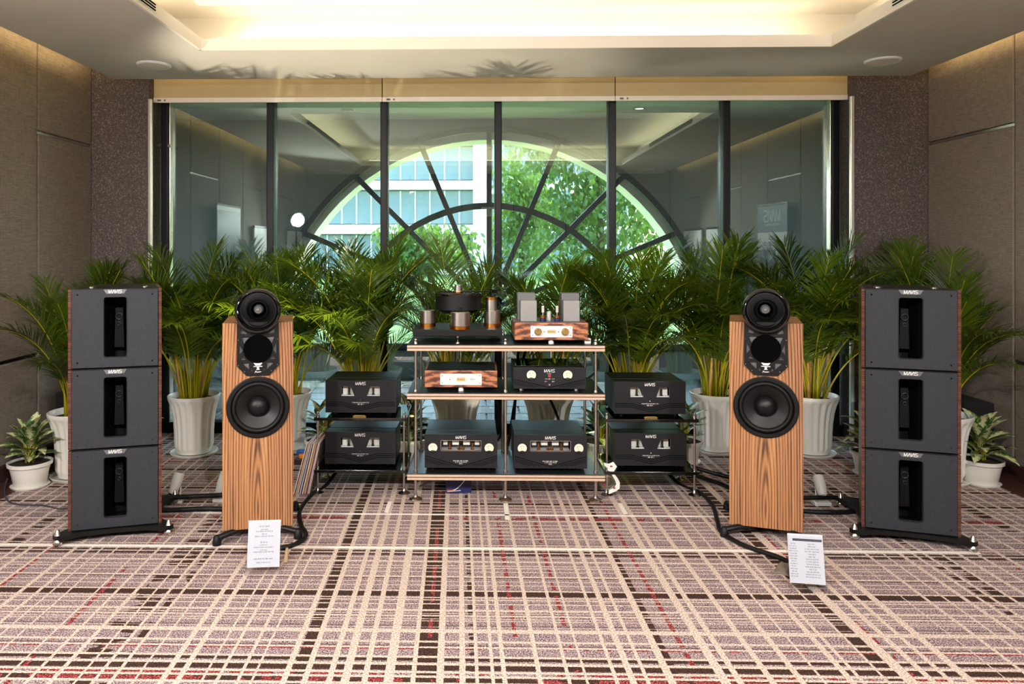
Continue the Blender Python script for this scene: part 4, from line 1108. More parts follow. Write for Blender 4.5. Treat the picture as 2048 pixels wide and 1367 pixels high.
b.obj('tonearm', 'black_gloss', TT, smooth=40)
m = Matrix.Translation((0.0, 0.20, 0.188))
pt = B().lathe([(0.10, -0.02), (0.138, 0.0), (0.142, 0.004), (0.142, 0.098), (0.138, 0.104), (0.135, 0.100), (0.0006, 0.100)], 64, m).obj('platter', 'black_rubber', TT, smooth=30)
B().lathe([(0.1435, 0.088), (0.1455, 0.092), (0.1455, 0.102), (0.1415, 0.106)], 64, m).obj('platter_rim', 'black_gloss', pt, smooth=40)
B().lathe([(0.134, 0.1005), (0.134, 0.1025), (0.0006, 0.1025)], 56, m).obj('record_mat', 'deep_black', pt)
B().lathe([(0.030, 0.102), (0.030, 0.114), (0.026, 0.118), (0.026, 0.136), (0.023, 0.138), (0.023, 0.152), (0.020, 0.155), (0.0006, 0.155)], 36, m).obj('record_clamp', 'brushed', TT, smooth=30)
B().lathe([(0.0305, 0.103), (0.0315, 0.108), (0.0305, 0.113)], 36, m).obj('clamp_band', 'bronze', TT, smooth=30)
B().lathe([(0.06, 0.083), (0.045, 0.10), (0.04, 0.17)], 40, Matrix.Translation((0.0, 0.22, 0))).obj('bearing', 'black_satin', TT, smooth=40)
# small white gadget on the top shelf
t = thing('speed_gauge', 'tiny white box with a small display at the right end of the top shelf', 'gadget', (0.678, 4.475, RSH[2] + 0.0015))
B().box((-0.008, 0.02, 0.016), (0.036, 0.04, 0.032), 0.003).obj('box', 'white_gloss', t)
B().box((-0.008, -0.0005, 0.020), (0.028, 0.001, 0.010)).obj('display', 'grey_paint_dark', t)

# ================================================================== PLANTS
def frond_mesh(seed, L, a0, a1, bare, lmax):
    rnd = random.Random(seed)
    n = 22
    pts, tan = [], []
    p = Vector((0, 0, 0)); sway = rnd.uniform(-0.15, 0.15)
    for i in range(n + 1):
        t = i / n
        a = R(a0 + (a1 - a0) * t ** 1.7)
        d = Vector((math.sin(a), sway * t, math.cos(a))).normalized()
        pts.append(p.copy()); tan.append(d)
        p = p + d * (L / n)
    b = B()
    b.tube(pts, 0.0078, 5, 0.0014)
    nr = len(b.bm.faces)
    N = 38
    for k in range(N):
        tt = k / (N - 1)
        t = bare + (1 - bare) * tt * 0.995
        f = t * n; i = min(int(f), n - 1); fr = f - i
        P0 = pts[i].lerp(pts[i + 1], fr); T = tan[i].lerp(tan[i + 1], fr).normalized()
        S = T.cross(Vector((0, 0, 1)))
        if S.length < 0.05: S = Vector((0, -1, 0))
        S.normalize()
        N_ = S.cross(T).normalized()
        if N_.z < 0: N_ = -N_
        ln = lmax * (0.50 + 0.62 * math.sin(PI * min(1, 0.16 + tt * 0.70))) * (1.0 if tt < 0.85 else 1.0 - (tt - 0.85) * 2.2)
        for s in (-1, 1):
            ph = R(52 - 30 * tt + rnd.uniform(-7, 7))
            lift = 0.36 - 0.22 * tt + rnd.uniform(-.08, .08)
            d0 = (T * math.cos(ph) + S * s * math.sin(ph) + N_ * lift).normalized()
            l = ln * rnd.uniform(0.88, 1.08)
            w = 0.0053 * rnd.uniform(0.85, 1.2)
            wv = (d0.cross(N_)).normalized(); droop = rnd.uniform(0.12, 0.4)
            prev = None
            for q, (fq, wq) in enumerate(((0, .35), (.3, 1.0), (.68, .8), (1.0, 0.05))):
                c = P0 + d0 * (l * fq) + Vector((0, 0, -1)) * (l * droop * fq * fq)
                va, vb = b.bm.verts.new(c + wv * w * wq), b.bm.verts.new(c - wv * w * wq)
                if prev: b.bm.faces.new((prev[0], va, vb, prev[1]))
                prev = (va, vb)
    me = bpy.data.meshes.new('frond')
    for i, f in enumerate(b.bm.faces): f.material_index = 1 if i < nr else 0; f.smooth = True
    b.bm.to_mesh(me); b.bm.free()
    me.materials.append(MATS['palm_leaf']); me.materials.append(MATS['palm_petiole'])
    return me
FR_UP = [frond_mesh(10 + k, L, a0, a1, bare, lm) for k, (L, a0, a1, bare, lm) in enumerate(((1.12, 1, 26, .44, .30), (1.04, 3, 40, .42, .30), (1.14, 4, 34, .46, .29), (0.92, 2, 48, .40, .28)))]
FR_OUT = [frond_mesh(30 + k, L, a0, a1, bare, lm) for k, (L, a0, a1, bare, lm) in enumerate(((1.15, 6, 78, .40, .30), (1.05, 10, 95, .39, .30), (1.12, 8, 66, .42, .30), (0.98, 14, 92, .38, .28), (0.88, 9, 80, .37, .27)))]
FR_LOW = [frond_mesh(50 + k, L, a0, a1, bare, lm) for k, (L, a0, a1, bare, lm) in enumerate(((0.84, 16, 110, .42, .23), (0.76, 20, 100, .42, .22)))]
def flute(a, k): return 1 + (0.036 * math.cos(20 * a) if 3 <= k <= 8 else 0.0)
def tall_pot_meshes():
    pr = [(0.118, 0.0), (0.122, 0.02), (0.128, 0.03), (0.132, 0.05), (0.134, 0.15), (0.138, 0.22), (0.147, 0.29), (0.160, 0.345), (0.172, 0.375), (0.180, 0.385), (0.183, 0.40), (0.184, 0.412), (0.178, 0.416), (0.170, 0.408), (0.166, 0.37)]
    pot = B().lathe(pr, 120, Matrix.Translation((0, 0, 0.018)), flute, cap0=True).mesh('pot', 50)
    sau = B().lathe([(0.12, 0.0), (0.155, 0.004), (0.168, 0.022), (0.164, 0.024), (0.150, 0.012), (0.001, 0.010)], 48, cap0=True).mesh('saucer', 40)
    soil = B().lathe([(0.167, 0.392), (0.10, 0.40), (0.001, 0.405)], 32).mesh('soil', 60)
    pot.materials.append(MATS['white_gloss']); sau.materials.append(MATS['white_gloss']); soil.materials.append(MATS['soil'])
    return pot, sau, soil
POT = tall_pot_meshes()
CANE = []
for k in range(3):
    rr = random.Random(k)
    b = B(); h = 0.26 + 0.05 * k
    prof = []
    for q in range(9): prof.append((0.013 - 0.0006 * q + (0.0018 if q % 2 else 0), h * q / 8))
    b.lathe(prof, 10, cap1=True)
    me = b.mesh('cane', 50); me.materials.append(MATS['cane']); CANE.append(me)
def palm(label, x, y, seed, n=20, hs=1.0, blocked=()):
    rnd = random.Random(seed)
    t = thing('potted_palm', label, 'potted palm', (x, y, 0), rnd.uniform(0, 0.3), 'areca palms in white pots')
    mko('saucer', POT[1], None, t); mko('pot', POT[0], None, t); mko('soil', POT[2], None, t)
    for k in range(6):
        a = rnd.uniform(0, 2 * PI); r = rnd.uniform(0.02, 0.10)
        mko('cane', rnd.choice(CANE), None, t, (r * math.cos(a), r * math.sin(a), 0.39), (rnd.uniform(-.10, .10) - 0.9 * r * math.sin(a), rnd.uniform(-.10, .10) + 0.9 * r * math.cos(a), 0))
    for k in range(n):
        u = k / n
        pool = FR_UP if u < 0.28 else (FR_OUT if u < 0.86 else FR_LOW)
        az = k * 2.39996 + rnd.uniform(-.3, .3)
        for _ in range(30):                      # keep spreading fronds clear of glass, walls and rack
            wa = az + t.rotation_euler.z
            if pool is FR_UP and max([0] + [math.cos(wa) * bx + math.sin(wa) * by for bx, by in blocked]) < 0.93: break
            if max([0] + [math.cos(wa) * bx + math.sin(wa) * by for bx, by in blocked]) < 0.42: break
            az = rnd.uniform(0, 2 * PI)
        r = rnd.uniform(0.02, 0.10)
        sc = hs * rnd.uniform(0.9, 1.06)
        o = mko('frond', rnd.choice(pool), None, t, (r * math.cos(az), r * math.sin(az), 0.40), (rnd.uniform(-.05, .05), rnd.uniform(-.05, .05), az))
        o.scale = (sc, sc, sc)
WIN_, LW_, RW_, RKD = (0, 1), (-1, 0), (1, 0), (0, -1)
PALMS = [('areca palm in a white fluted pot at the left wall, behind the left bass tower', -2.60, 4.86, 1, 22, 0.86, (LW_,)),
         ('areca palm squeezed in the front left corner behind the left bass tower', -2.60, 5.46, 2, 22, 0.84, (LW_, WIN_)),
         ('areca palm in a white fluted pot between left bass tower and rosewood speaker', -2.05, 5.43, 3, 30, 0.98, (WIN_, (-0.6, 0.8))),
         ('areca palm in a white fluted pot half hidden behind the left rosewood speaker', -1.40, 5.55, 4, 30, 0.98, (WIN_,)),
         ('areca palm behind the left amplifier stand', -0.83, 5.50, 5, 32, 1.02, (WIN_,)),
         ('areca palm behind the turntable', -0.14, 5.44, 6, 30, 0.98, (WIN_, RKD)),
         ('areca palm behind the valve amplifier on the top shelf', 0.53, 5.44, 7, 30, 0.99, (WIN_, RKD)),
         ('areca palm behind the right amplifier stand', 1.14, 5.50, 8, 30, 0.98, (WIN_,)),
         ('areca palm in a white fluted pot left of the right rosewood speaker', 1.775, 5.58, 9, 32, 1.0, (WIN_,)),
         ('areca palm in a white fluted pot half hidden behind the right rosewood speaker', 2.45, 5.52, 10, 30, 1.0, (WIN_,)),
         ('areca palm squeezed in the front right corner behind the right bass tower', 3.02, 5.44, 11, 24, 0.96, (RW_, WIN_)),
         ('areca palm at the right wall, behind the right bass tower', 3.0, 4.90, 12, 22, 0.90, (RW_,))]
for lb, x, y, sd_, n, hs, bl_ in PALMS: palm(lb, x, y, sd_, int(n * 1.2), hs, bl_)

# small variegated plants
def broad_leaf_mesh(seed, L, w, curl):
    b = B(); N = 7; prev = None
    rnd = random.Random(seed)
    for i in range(N + 1):
        t = i / N
        ww = w * math.sin(PI * (0.06 + 0.94 * t) ** 0.8) * (1 if t < 1 else 0.02) + 0.0008
        x = L * t * math.cos(curl * t * 0.6); z = -L * curl * 0.45 * t * t
        row = [b.bm.verts.new((x, -ww, z + ww * 0.35)), b.bm.verts.new((x, 0, z)), b.bm.verts.new((x, ww, z + ww * 0.35))]
        if prev:
            for k in range(2): b.bm.faces.new((prev[k], prev[k + 1], row[k + 1], row[k]))
        prev = row
    b.tube([(-0.05, 0, -0.012), (0, 0, 0)], 0.003, 5)
    me = b.mesh('leaf', 60); me.materials.append(MATS['variegated_leaf'])
    return me
LEAVES = [broad_leaf_mesh(1, .16, .040, .7), broad_leaf_mesh(2, .13, .035, .5), broad_leaf_mesh(3, .18, .043, .9)]
sp_ = B().lathe([(0.085, 0.0), (0.092, 0.006), (0.108, 0.09), (0.117, 0.125), (0.128, 0.128), (0.130, 0.148), (0.122, 0.150), (0.116, 0.13)], 48, cap0=True).mesh('pot', 40); sp_.materials.append(MATS['white_gloss'])
ss_ = B().lathe([(0.08, 0.0), (0.105, 0.003), (0.112, 0.014), (0.100, 0.012), (0.001, 0.010)], 40, cap0=True).mesh('saucer', 40); ss_.materials.append(MATS['white_gloss'])
so_ = B().lathe([(0.117, 0.136), (0.06, 0.142), (0.001, 0.145)], 28).mesh('soil', 60); so_.materials.append(MATS['soil'])
def aglaonema(label, x, y, seed, n=30, sc=1.0, z=0.0):
    rnd = random.Random(seed)
    t = thing('potted_aglaonema', label, 'potted plant', (x, y, z), rnd.uniform(0, 6), 'variegated plants in small white pots')
    mko('saucer', ss_, None, t); mko('pot', sp_, None, t, (0, 0, 0.01)); mko('soil', so_, None, t, (0, 0, 0.01))
    b = B()
    for k in range(6):
        a = k * 1.05; b.tube([(0.02 * math.cos(a), 0.02 * math.sin(a), 0.14), (0.035 * math.cos(a), 0.035 * math.sin(a), 0.30)], 0.006, 6)
    b.obj('stem', 'palm_petiole', t)
    for k in range(n):
        u = k / n
        az = k * 2.4 + rnd.uniform(-.2, .2)
        el = R(78 - 66 * u + rnd.uniform(-8, 8))
        r = 0.02 + 0.035 * u
        zz = 0.33 - 0.15 * u + rnd.uniform(-.015, .015)
        o = mko('leaf', rnd.choice(LEAVES), None, t, (r * math.cos(az), r * math.sin(az), zz), (rnd.uniform(-.2, .2), -el, az))
        o.scale = (sc, sc, sc)
aglaonema('variegated plant in a small white pot in front of the left wall', -2.80, 4.66, 1)
aglaonema('variegated plant in a small white pot in front of the right wall', 3.215, 4.84, 2)
aglaonema('variegated plant peeping out between left bass tower and fluted pot', -2.36, 5.12, 3, 18)
aglaonema('variegated plant beside the leaning records behind the left amplifier stand', -1.07, 5.25, 4, 20)
aglaonema('variegated plant between the left amplifier stand and the rack', -0.46, 5.30, 5, 26, 1.1)
aglaonema('variegated plant between the rack and the right amplifier stand', 0.87, 5.24, 6, 22, 1.1)
aglaonema('variegated plant at the right rear corner of the right amplifier stand', 1.46, 5.28, 7, 20)
aglaonema('variegated plant peeping out left of the right bass tower', 2.62, 5.02, 8, 20, 1.15)

# ================================================================== FLOOR ITEMS
# small floor spotlights for the palms
def floor_spot(label, x, y, aim, cone=70, lit=W_UP):
    t = thing('floor_spotlight', label, 'spotlight', (x, y, 0), group='small white floor spotlights')
    B().box((0, 0, 0.011), (0.095, 0.075, 0.022), 0.004).obj('base', 'white_plastic', t)
    for s in (-1, 1):
        B().tube([(s * 0.018, 0, 0.018), (s * 0.027, 0.0, 0.045), (s * 0.030, 0, 0.085)], 0.0042, 8).obj('bracket', 'white_plastic', t, smooth=50)
    d = (Vector(aim) - Vector((x, y, 0.11))).normalized()
    q = d.to_track_quat('Z', 'Y').to_matrix().to_4x4()
    m = Matrix.Translation((0, 0, 0.105)) @ q
    h = B().lathe([(0.001, -0.06), (0.018, -0.058), (0.026, -0.045), (0.027, -0.02), (0.031, -0.01), (0.031, 0.06), (0.028, 0.062), (0.026, 0.03)], 28, m).obj('head', 'white_plastic', t, smooth=40)
    B().lathe([(0.027, 0.035), (0.0005, 0.035)], 24, m).obj('lens', 'lamp_down' if lit else 'silver_plate', h)
    if lit:
        L = bpy.data.lights.new('spot_beam', 'SPOT'); L.energy = lit; L.spot_size = R(cone); L.spot_blend = 0.4; L.color = (1.0, 0.90, 0.72); L.shadow_soft_size = 0.015
        o = bpy.data.objects.new('spot_beam', L); COL.objects.link(o); o.parent = t
        o.location = Vector((0, 0, 0.105)) + d * 0.066
        o.rotation_euler = (-d).to_track_quat('Z', 'Y').to_euler()
floor_spot('white floor spotlight half hidden behind the left bass tower', -1.77, 4.40, (-1.3, 5.3, 2.2), 60, 14)
floor_spot('white floor spotlight beside the left rosewood speaker', -1.50, 4.42, (-0.75, 5.25, 2.8), 62, 110)
floor_spot('white floor spotlight beside the right rosewood speaker', 2.02, 4.43, (2.15, 5.5, 1.2))
floor_spot('white floor spotlight behind the rack on the left', -0.42, 5.06, (-0.62, 5.5, 1.2), 70, 8)
floor_spot('white floor spotlight behind the rack in the middle', 0.18, 5.12, (0.05, 5.5, 1.0), 70, 1.5)
floor_spot('white floor spotlight behind the rack on the right', 0.80, 5.02, (1.0, 5.5, 1.1), 70, 8)

def cable(label, pts, r, mat='black_rubber', group='black cables on the floor'):
    P_ = [Vector(p) for p in pts]
    out = []
    for i in range(len(P_) - 1):
        p0, p1, p2, p3 = P_[max(i - 1, 0)], P_[i], P_[i + 1], P_[min(i + 2, len(P_) - 1)]
        for k in range(8):
            t = k / 8
            out.append(0.5 * ((2 * p1) + (p2 - p0) * t + (2 * p0 - 5 * p1 + 4 * p2 - p3) * t * t + (3 * p1 - p0 - 3 * p2 + p3) * t ** 3))
    out.append(P_[-1])
    o = B().tube(out, r, 10).obj('cable', mat, smooth=60)
    return tag(o, label, 'cable', group)
cable('thick black cable rising from the left bass tower to the rosewood speaker', [(-1.95, 4.20, 0.10), (-1.83, 4.32, 0.05), (-1.62, 4.36, 0.045), (-1.42, 4.36, 0.06), (-1.16, 4.34, 0.12), (-1.10, 4.26, 0.2)], 0.014)
cable('thick black cable lying flat between left bass tower and rosewood speaker', [(-1.95, 4.22, 0.06), (-1.80, 4.21, 0.016), (-1.55, 4.24, 0.014), (-1.35, 4.25, 0.014), (-1.15, 4.25, 0.05), (-1.08, 4.25, 0.12)], 0.014)
cable('black cable curling from the left amplifier stand behind the left rosewood speaker', [(-0.80, 5.02, 0.20), (-0.93, 4.72, 0.013), (-0.985, 4.5, 0.012), (-0.99, 4.22, 0.012), (-0.93, 4.0, 0.012), (-0.875, 3.86, 0.012), (-0.91, 3.74, 0.012), (-1.0, 3.69, 0.012), (-1.06, 3.70, 0.012)], 0.0115)
cable('black cable snaking from the right amplifier stand to the right sign holder', [(1.10, 5.02, 0.22), (1.28, 4.80, 0.013), (1.365, 4.60, 0.012), (1.37, 4.36, 0.012), (1.32, 4.12, 0.012), (1.29, 3.95, 0.012), (1.345, 3.78, 0.012), (1.45, 3.65, 0.012), (1.50, 3.56, 0.012), (1.53, 3.50, 0.012)], 0.0115)
cable('upper black cable between right amplifier stand and right rosewood speaker', [(1.05, 5.02, 0.18), (1.32, 4.93, 0.10), (1.55, 4.84, 0.05), (1.72, 4.72, 0.04), (1.70, 4.40, 0.12), (1.62, 4.32, 0.2)], 0.013)
cable('lower black cable between right amplifier stand and right rosewood speaker', [(1.20, 5.0, 0.08), (1.42, 4.88, 0.03), (1.56, 4.72, 0.014), (1.60, 4.5, 0.014), (1.56, 4.38, 0.05), (1.56, 4.31, 0.14)], 0.013)
cable('thick black cable running from the right rosewood speaker to the right bass tower', [(1.62, 4.32, 0.10), (1.80, 4.36, 0.06), (2.10, 4.40, 0.05), (2.30, 4.40, 0.03), (2.38, 4.38, 0.10)], 0.013)
cable('flat black cable under the other one at the right bass tower', [(1.62, 4.32, 0.06), (1.82, 4.28, 0.016), (2.05, 4.26, 0.014), (2.25, 4.32, 0.014), (2.36, 4.38, 0.06)], 0.013)
cable('thin grey cable on the carpet by the left wall plant', [(-3.0, 4.75, 0.02), (-2.86, 4.50, 0.006), (-2.70, 4.33, 0.005), (-2.50, 4.30, 0.005), (-2.35, 4.25, 0.005), (-2.1, 4.28, 0.05)], 0.005, 'ink_dark')
GR = 'black cables behind the rack'
cable('black cable sagging under the top shelf behind the rosewood component', [(-0.18, 4.93, 0.95), (-0.17, 4.99, 0.88), (-0.10, 5.0, 0.83), (0.02, 5.0, 0.82), (0.14, 4.99, 0.87), (0.16, 4.95, 0.93)], 0.006, group=GR)
cable('black cable dropping straight behind the centre post of the rack', [(0.27, 4.90, 0.94), (0.285, 5.0, 0.80), (0.27, 5.0, 0.55), (0.255, 5.0, 0.30), (0.26, 4.98, 0.20)], 0.010, group=GR)
cable('black cable slanting behind the preamplifier, left', [(0.36, 4.88, 0.94), (0.345, 5.0, 0.85), (0.31, 4.99, 0.72), (0.26, 5.0, 0.45), (0.22, 5.0, 0.20), (0.2, 4.9, 0.19)], 0.010, group=GR)
cable('black cable slanting behind the preamplifier, right', [(0.42, 4.86, 0.74), (0.44, 4.99, 0.70), (0.46, 5.0, 0.58), (0.53, 4.99, 0.42), (0.56, 4.92, 0.32)], 0.009, group=GR)
cable('black cable looping out beyond the right end of the rack', [(0.56, 4.86, 0.92), (0.62, 5.0, 0.88), (0.74, 5.02, 0.86), (0.81, 5.0, 0.76), (0.80, 4.99, 0.68), (0.70, 4.98, 0.62), (0.60, 4.92, 0.70)], 0.007, group=GR)
cable('thin black cable hanging behind the left power amplifier', [(0.08, 4.90, 0.66), (0.10, 5.0, 0.60), (0.16, 5.0, 0.42), (0.17, 5.0, 0.26), (0.12, 4.9, 0.22)], 0.007, group=GR)

# leaning long-playing records
rc = random.Random(4)
cols = [(226, 220, 206), (120, 60, 44), (170, 150, 120), (206, 204, 214), (80, 70, 80), (196, 180, 200), (44, 40, 42), (214, 200, 160), (160, 96, 60), (230, 226, 220), (60, 58, 60), (206, 150, 140), (216, 210, 198), (60, 50, 40)]
names = ['ivory', 'brown', 'tan', 'pale grey', 'dusky grey', 'lilac', 'black', 'cream', 'rust', 'white', 'charcoal', 'pink', 'off-white', 'dark olive']
for k in range(14):
    P('sleeve_%d' % k, tuple(min(255, int(c * 1.15) + 14) for c in cols[k]), 0.6, var=0.1, vs=20)
    lean = R(15 - 0.25 * k)
    x0 = -1.105 + k * 0.0076
    o = B().box((0, 0.1575, 0.1575), (0.0042 + 0.0012 * (k % 3), 0.315, 0.315), 0.0006, 1).obj('record_sleeve', 'sleeve_%d' % k, None, (x0, 4.545 + rc.uniform(-.012, .012), 0.002), (0, lean, R(rc.uniform(-1.5, 1.5))))
    B().cyl((0, 0.158, 0.158), (0.0001, 0.158, 0.158), 0.148, seg=32)
    rec = B().lathe([(0.0008, -0.0008), (0.150, -0.0008), (0.150, 0.0008), (0.0008, 0.0008)], 40, Matrix.Translation((0, 0.152, 0.158)) @ Matrix.Rotation(R(90), 4, 'Y')).obj('record', 'black_gloss', o)
    nth = ['outermost', 'second', 'third', 'fourth', 'fifth', 'sixth', 'seventh', 'eighth', 'ninth', 'tenth', 'eleventh', 'twelfth', 'thirteenth', 'innermost'][k]
    tag(o, '%s record sleeve, %s from the left in the leaning row by the stand' % (names[k], nth), 'record', 'records leaning beside the left amplifier stand')
# blue and orange box
t = thing('packing_box', 'small blue and orange box on the carpet behind the left rosewood speaker', 'box', (-1.205, 5.17, 0))
B().box((0, 0.02, 0.02), (0.09, 0.07, 0.04), 0.003).obj('box_lower', 'wood_base', t)
B().box((0.012, 0.01, 0.058), (0.055, 0.05, 0.034), 0.010, 3).obj('body', 'orange', t)
B().box((-0.004, 0.025, 0.083), (0.062, 0.045, 0.022), 0.006, 3).obj('lid', 'blue', t)
# navy gift box under the rack
t = thing('gift_box', 'navy box with a white swoosh standing under the rack', 'box', (-0.10, 4.58, 0), R(4))
B().box((0, 0.05, 0.06), (0.155, 0.10, 0.118), 0.002).obj('box', 'navy', t)
arc = [(-0.034 + 0.086 * u, 0.022 + 0.085 * (u ** 1.7)) for u in [k / 10 for k in range(11)]]
B().strokes([arc], 0.004, -0.0001, 0.0005).strokes([[(-0.07, 0.012), (0.01, 0.018)]], 0.003, -0.0001, 0.0005).obj('swoosh', 'logo_white', t)
B().strokes([[(-0.072, 0.020), (-0.02, 0.021)]], 0.004, -0.0001, 0.0005).obj('stripe', 'orange', t)
# acrylic map award
t = thing('acrylic_award', 'clear acrylic award with a white map and round disc, beside the rack foot', 'award', (0.82, 4.53, 0), R(0))
B().box((0.0, 0.02, 0.009), (0.118, 0.055, 0.018), 0.003).obj('base', 'acrylic', t)
S_ = [(-0.045, 0.205), (-0.015, 0.198), (0.012, 0.210), (0.034, 0.182), (0.018, 0.155), (0.014, 0.140), (0.036, 0.115), (0.052, 0.085), (0.05, 0.05), (0.03, 0.034), (-0.008, 0.0175), (-0.016, 0.0175), (-0.014, 0.04), (0.018, 0.055), (0.029, 0.075), (0.022, 0.10), (0.004, 0.13), (-0.006, 0.15), (-0.022, 0.158), (-0.024, 0.175), (-0.042, 0.185)]
O_ = [(-0.052, 0.212), (-0.012, 0.213), (0.014, 0.220), (0.046, 0.180), (0.028, 0.150), (0.050, 0.115), (0.064, 0.082), (0.062, 0.044), (0.036, 0.018), (-0.055, 0.018), (-0.066, 0.06), (-0.064, 0.10), (-0.045, 0.135), (-0.05, 0.17)]
mko('plaque', plate(O_, [], 0.018, 0.012, 'plaque'), 'acrylic', t)
mp_ = mko('map', plate(S_, [], 0.002, 0.009, 'map'), 'white_gloss', t)
b = B()
for x, z in ((0.0, 0.183), (0.018, 0.052)): b.box((x, 0.0085, z), (0.014, 0.001, 0.009))
b.strokes([[(-0.052, 0.075), (-0.035, 0.075)], [(-0.052, 0.068), (-0.037, 0.068)]], 0.005, 0.0095, 0.0004)
b.obj('red_mark', 'red_print', mp_)
B().torus((-0.022, 0.009, 0.085), 0.040, 0.002, 40, 8, YAX).torus((-0.022, 0.009, 0.09), 0.030, 0.0012, 40, 8, YAX).obj('disc', 'steel', t, smooth=60)

# sign holders
def sign_holder(label, loc, rz, kind):
    t = thing('sign_holder', label, 'sign holder', loc, rz, 'clear acrylic sign holders')
    tl = R(-13)
    rnd = random.Random(8)
    W, H = 0.152, 0.212
    B().box((0, 0, H / 2 + 0.003), (W + 0.010, 0.0025, H + 0.006)).obj('front_sheet', 'acrylic', t, (0, 0.0, 0.008), (tl, 0, 0))
    B().box((0, 0.006, H / 2 + 0.003), (W + 0.010, 0.0025, H + 0.006)).obj('back_sheet', 'acrylic', t, (0, 0, 0.008), (tl, 0, 0))
    B().box((0, 0.0, 0.0035), (W + 0.012, 0.075, 0.003)).obj('foot_plate', 'acrylic', t, (0, 0.02, 0))
    B().box((0, -0.012, 0.011), (W + 0.012, 0.003, 0.018)).obj('foot_lip', 'acrylic', t)
    pg = B().box((0, 0.003, H / 2 + 0.016), (W - 0.004, 0.0008, H - 0.006)).obj('sheet', 'paper', t, (0, 0, 0.008), (tl, 0, 0))
    b, d = B(), B()
    top = H + 0.008
    y = 0.0025
    if kind == 'menu':
        for z, w, h in ((.022, .045, .005), (.036, .032, .004), (.044, .075, .004), (.056, .022, .004), (.066, .085, .004), (.104, .036, .0035), (.114, .09, .004), (.126, .030, .0035), (.134, .09, .004), (.164, .085, .004), (.180, .062, .004)):
            tinytext(b, 0, top - z, w, h, y, rnd)
        tinytext(d, 0, top - .092, .028, .0055, y, rnd)
    else:
        d.box((0.008, y, top - 0.020), (0.122, 0.0005, 0.010))
        for z in [.036 + k * .0105 for k in range(14)]:
            tinytext(b, -0.052, top - z, rnd.choice((.02, .03, .035)), .0035, y, rnd)
            tinytext(b, 0.025, top - z, rnd.choice((.03, .05, .06)), .0035, y, rnd)
        tinytext(b, 0.008, top - 0.020, .112, .004, y - 0.0005, rnd)
    b.obj('print', 'ink_grey', pg); d.obj('bold_print', 'ink_dark', pg)
    return t
sign_holder('clear holder with a centred price list in front of the left rosewood speaker', (-0.978, 3.435, 0), R(6), 'menu')
sign_holder('clear holder with a two-column data sheet in front of the right rosewood speaker', (1.458, 3.315, 0), R(-8), 'data')
t = thing('wooden_wedge', 'small pale wooden wedge behind the left sign holder', 'wedge', (-0.905, 3.56, 0), R(10))
B().prism([(-0.008, 0.0), (0.008, 0.0), (0.010, 0.05), (-0.002, 0.05)], 0, 0.05).obj('wedge', 'wood_block', t)
t = thing('cable_cover', 'short brown cable cover end behind the right sign holder', 'cable cover', (1.405, 3.475, 0), R(-32))
B().prism([(-0.035, 0.0), (0.035, 0.0), (0.02, 0.012), (-0.02, 0.012)], 0, 0.12).obj('cover', 'wall_fabric', t)
# masking tape on the carpet
def tape(label, x0, x1, y0, y1):
    tag(B().box(((x0 + x1) / 2, (y0 + y1) / 2, 0.0012), (x1 - x0, y1 - y0, 0.0016)).obj('marking_tape', 'tape'), label, 'tape', 'white marking tapes on the carpet')
tape('long white tape across the carpet in front of all the speakers', -2.75, 2.48, 3.728, 3.750)
tape('long white tape across the carpet just in front of the rack feet', -1.60, 1.45, 4.205, 4.222)
tape('short white tape end left of the rack', -0.515, -0.492, 4.24, 4.42)
tape('short white tape end at the middle foot of the rack', 0.165, 0.190, 4.14, 4.40)
tape('short white tape end right of the rack by the award', 0.835, 0.860, 4.24, 4.42)
# dark flight cases in the corners
for nm, x, y in (('left', -2.88, 5.42), ('right', 3.34, 5.20)):
    t = thing('flight_case', 'black case standing in the %s corner behind the plants' % nm, 'case', (x, y, 0))
    B().box((0, 0, 0.24), (0.20, 0.32, 0.46), 0.008).obj('case', 'cloth_dark', t)
    B().box((0, -0.165, 0.36), (0.10, 0.012, 0.02), 0.004).obj('handle', 'black_satin', t)

# ================================================================== BEHIND THE CAMERA (seen as reflections in the window)
def banner(label, loc, rz, kind):
    t = thing('roll_up_banner', label, 'banner', loc, rz, 'roll-up banners along the walls')
    W, H = 0.85, 2.0
    B().box((0, 0.04, 0.04), (W + 0.03, 0.14, 0.08), 0.008).obj('base', 'grey_paint', t)
    B().box((0, 0, H - 0.005), (W + 0.01, 0.02, 0.02), 0.003).obj('top_rail', 'steel', t)
    B().cyl((0, 0.03, 0.05), (0, 0.03, H - 0.01), 0.010, seg=10).obj('pole', 'steel', t)
    s = B().box((0, 0, 1.04), (W, 0.002, 1.92)).obj('sheet', 'banner_grey' if kind == 'logo' else 'white_plastic', t)
    if kind == 'logo':
        B().box((0, -0.0015, 1.575), (W, 0.001, 0.20)).obj('white_field', 'white_plastic', s)
        logo(B(), 0.0, 1.865, 0.125, -0.0015, 0.14).obj('logo', 'logo_white', s)
        rnd = random.Random(1); b = B(); tinytext(b, 0.0, 1.765, 0.42, 0.018, -0.0015, rnd); b.obj('caption', 'logo_white', s)
        b = B(); tinytext(b, 0.02, 1.615, 0.13, 0.035, -0.0025, rnd); tinytext(b, 0.02, 1.545, 0.46, 0.035, -0.0025, rnd); b.obj('lettering', 'ink_dark', s)
    else:
        B().box((0, -0.0015, 1.46), (W - 0.02, 0.001, 0.95)).obj('picture', 'banner_grey', s)
banner('grey and white roll-up banner with a large white logo along the right wall', (XR - 0.10, 3.50, 0), R(-90), 'logo')
banner('white roll-up banner along the left wall', (XL + 0.10, 3.27, 0), R(90), 'plain')
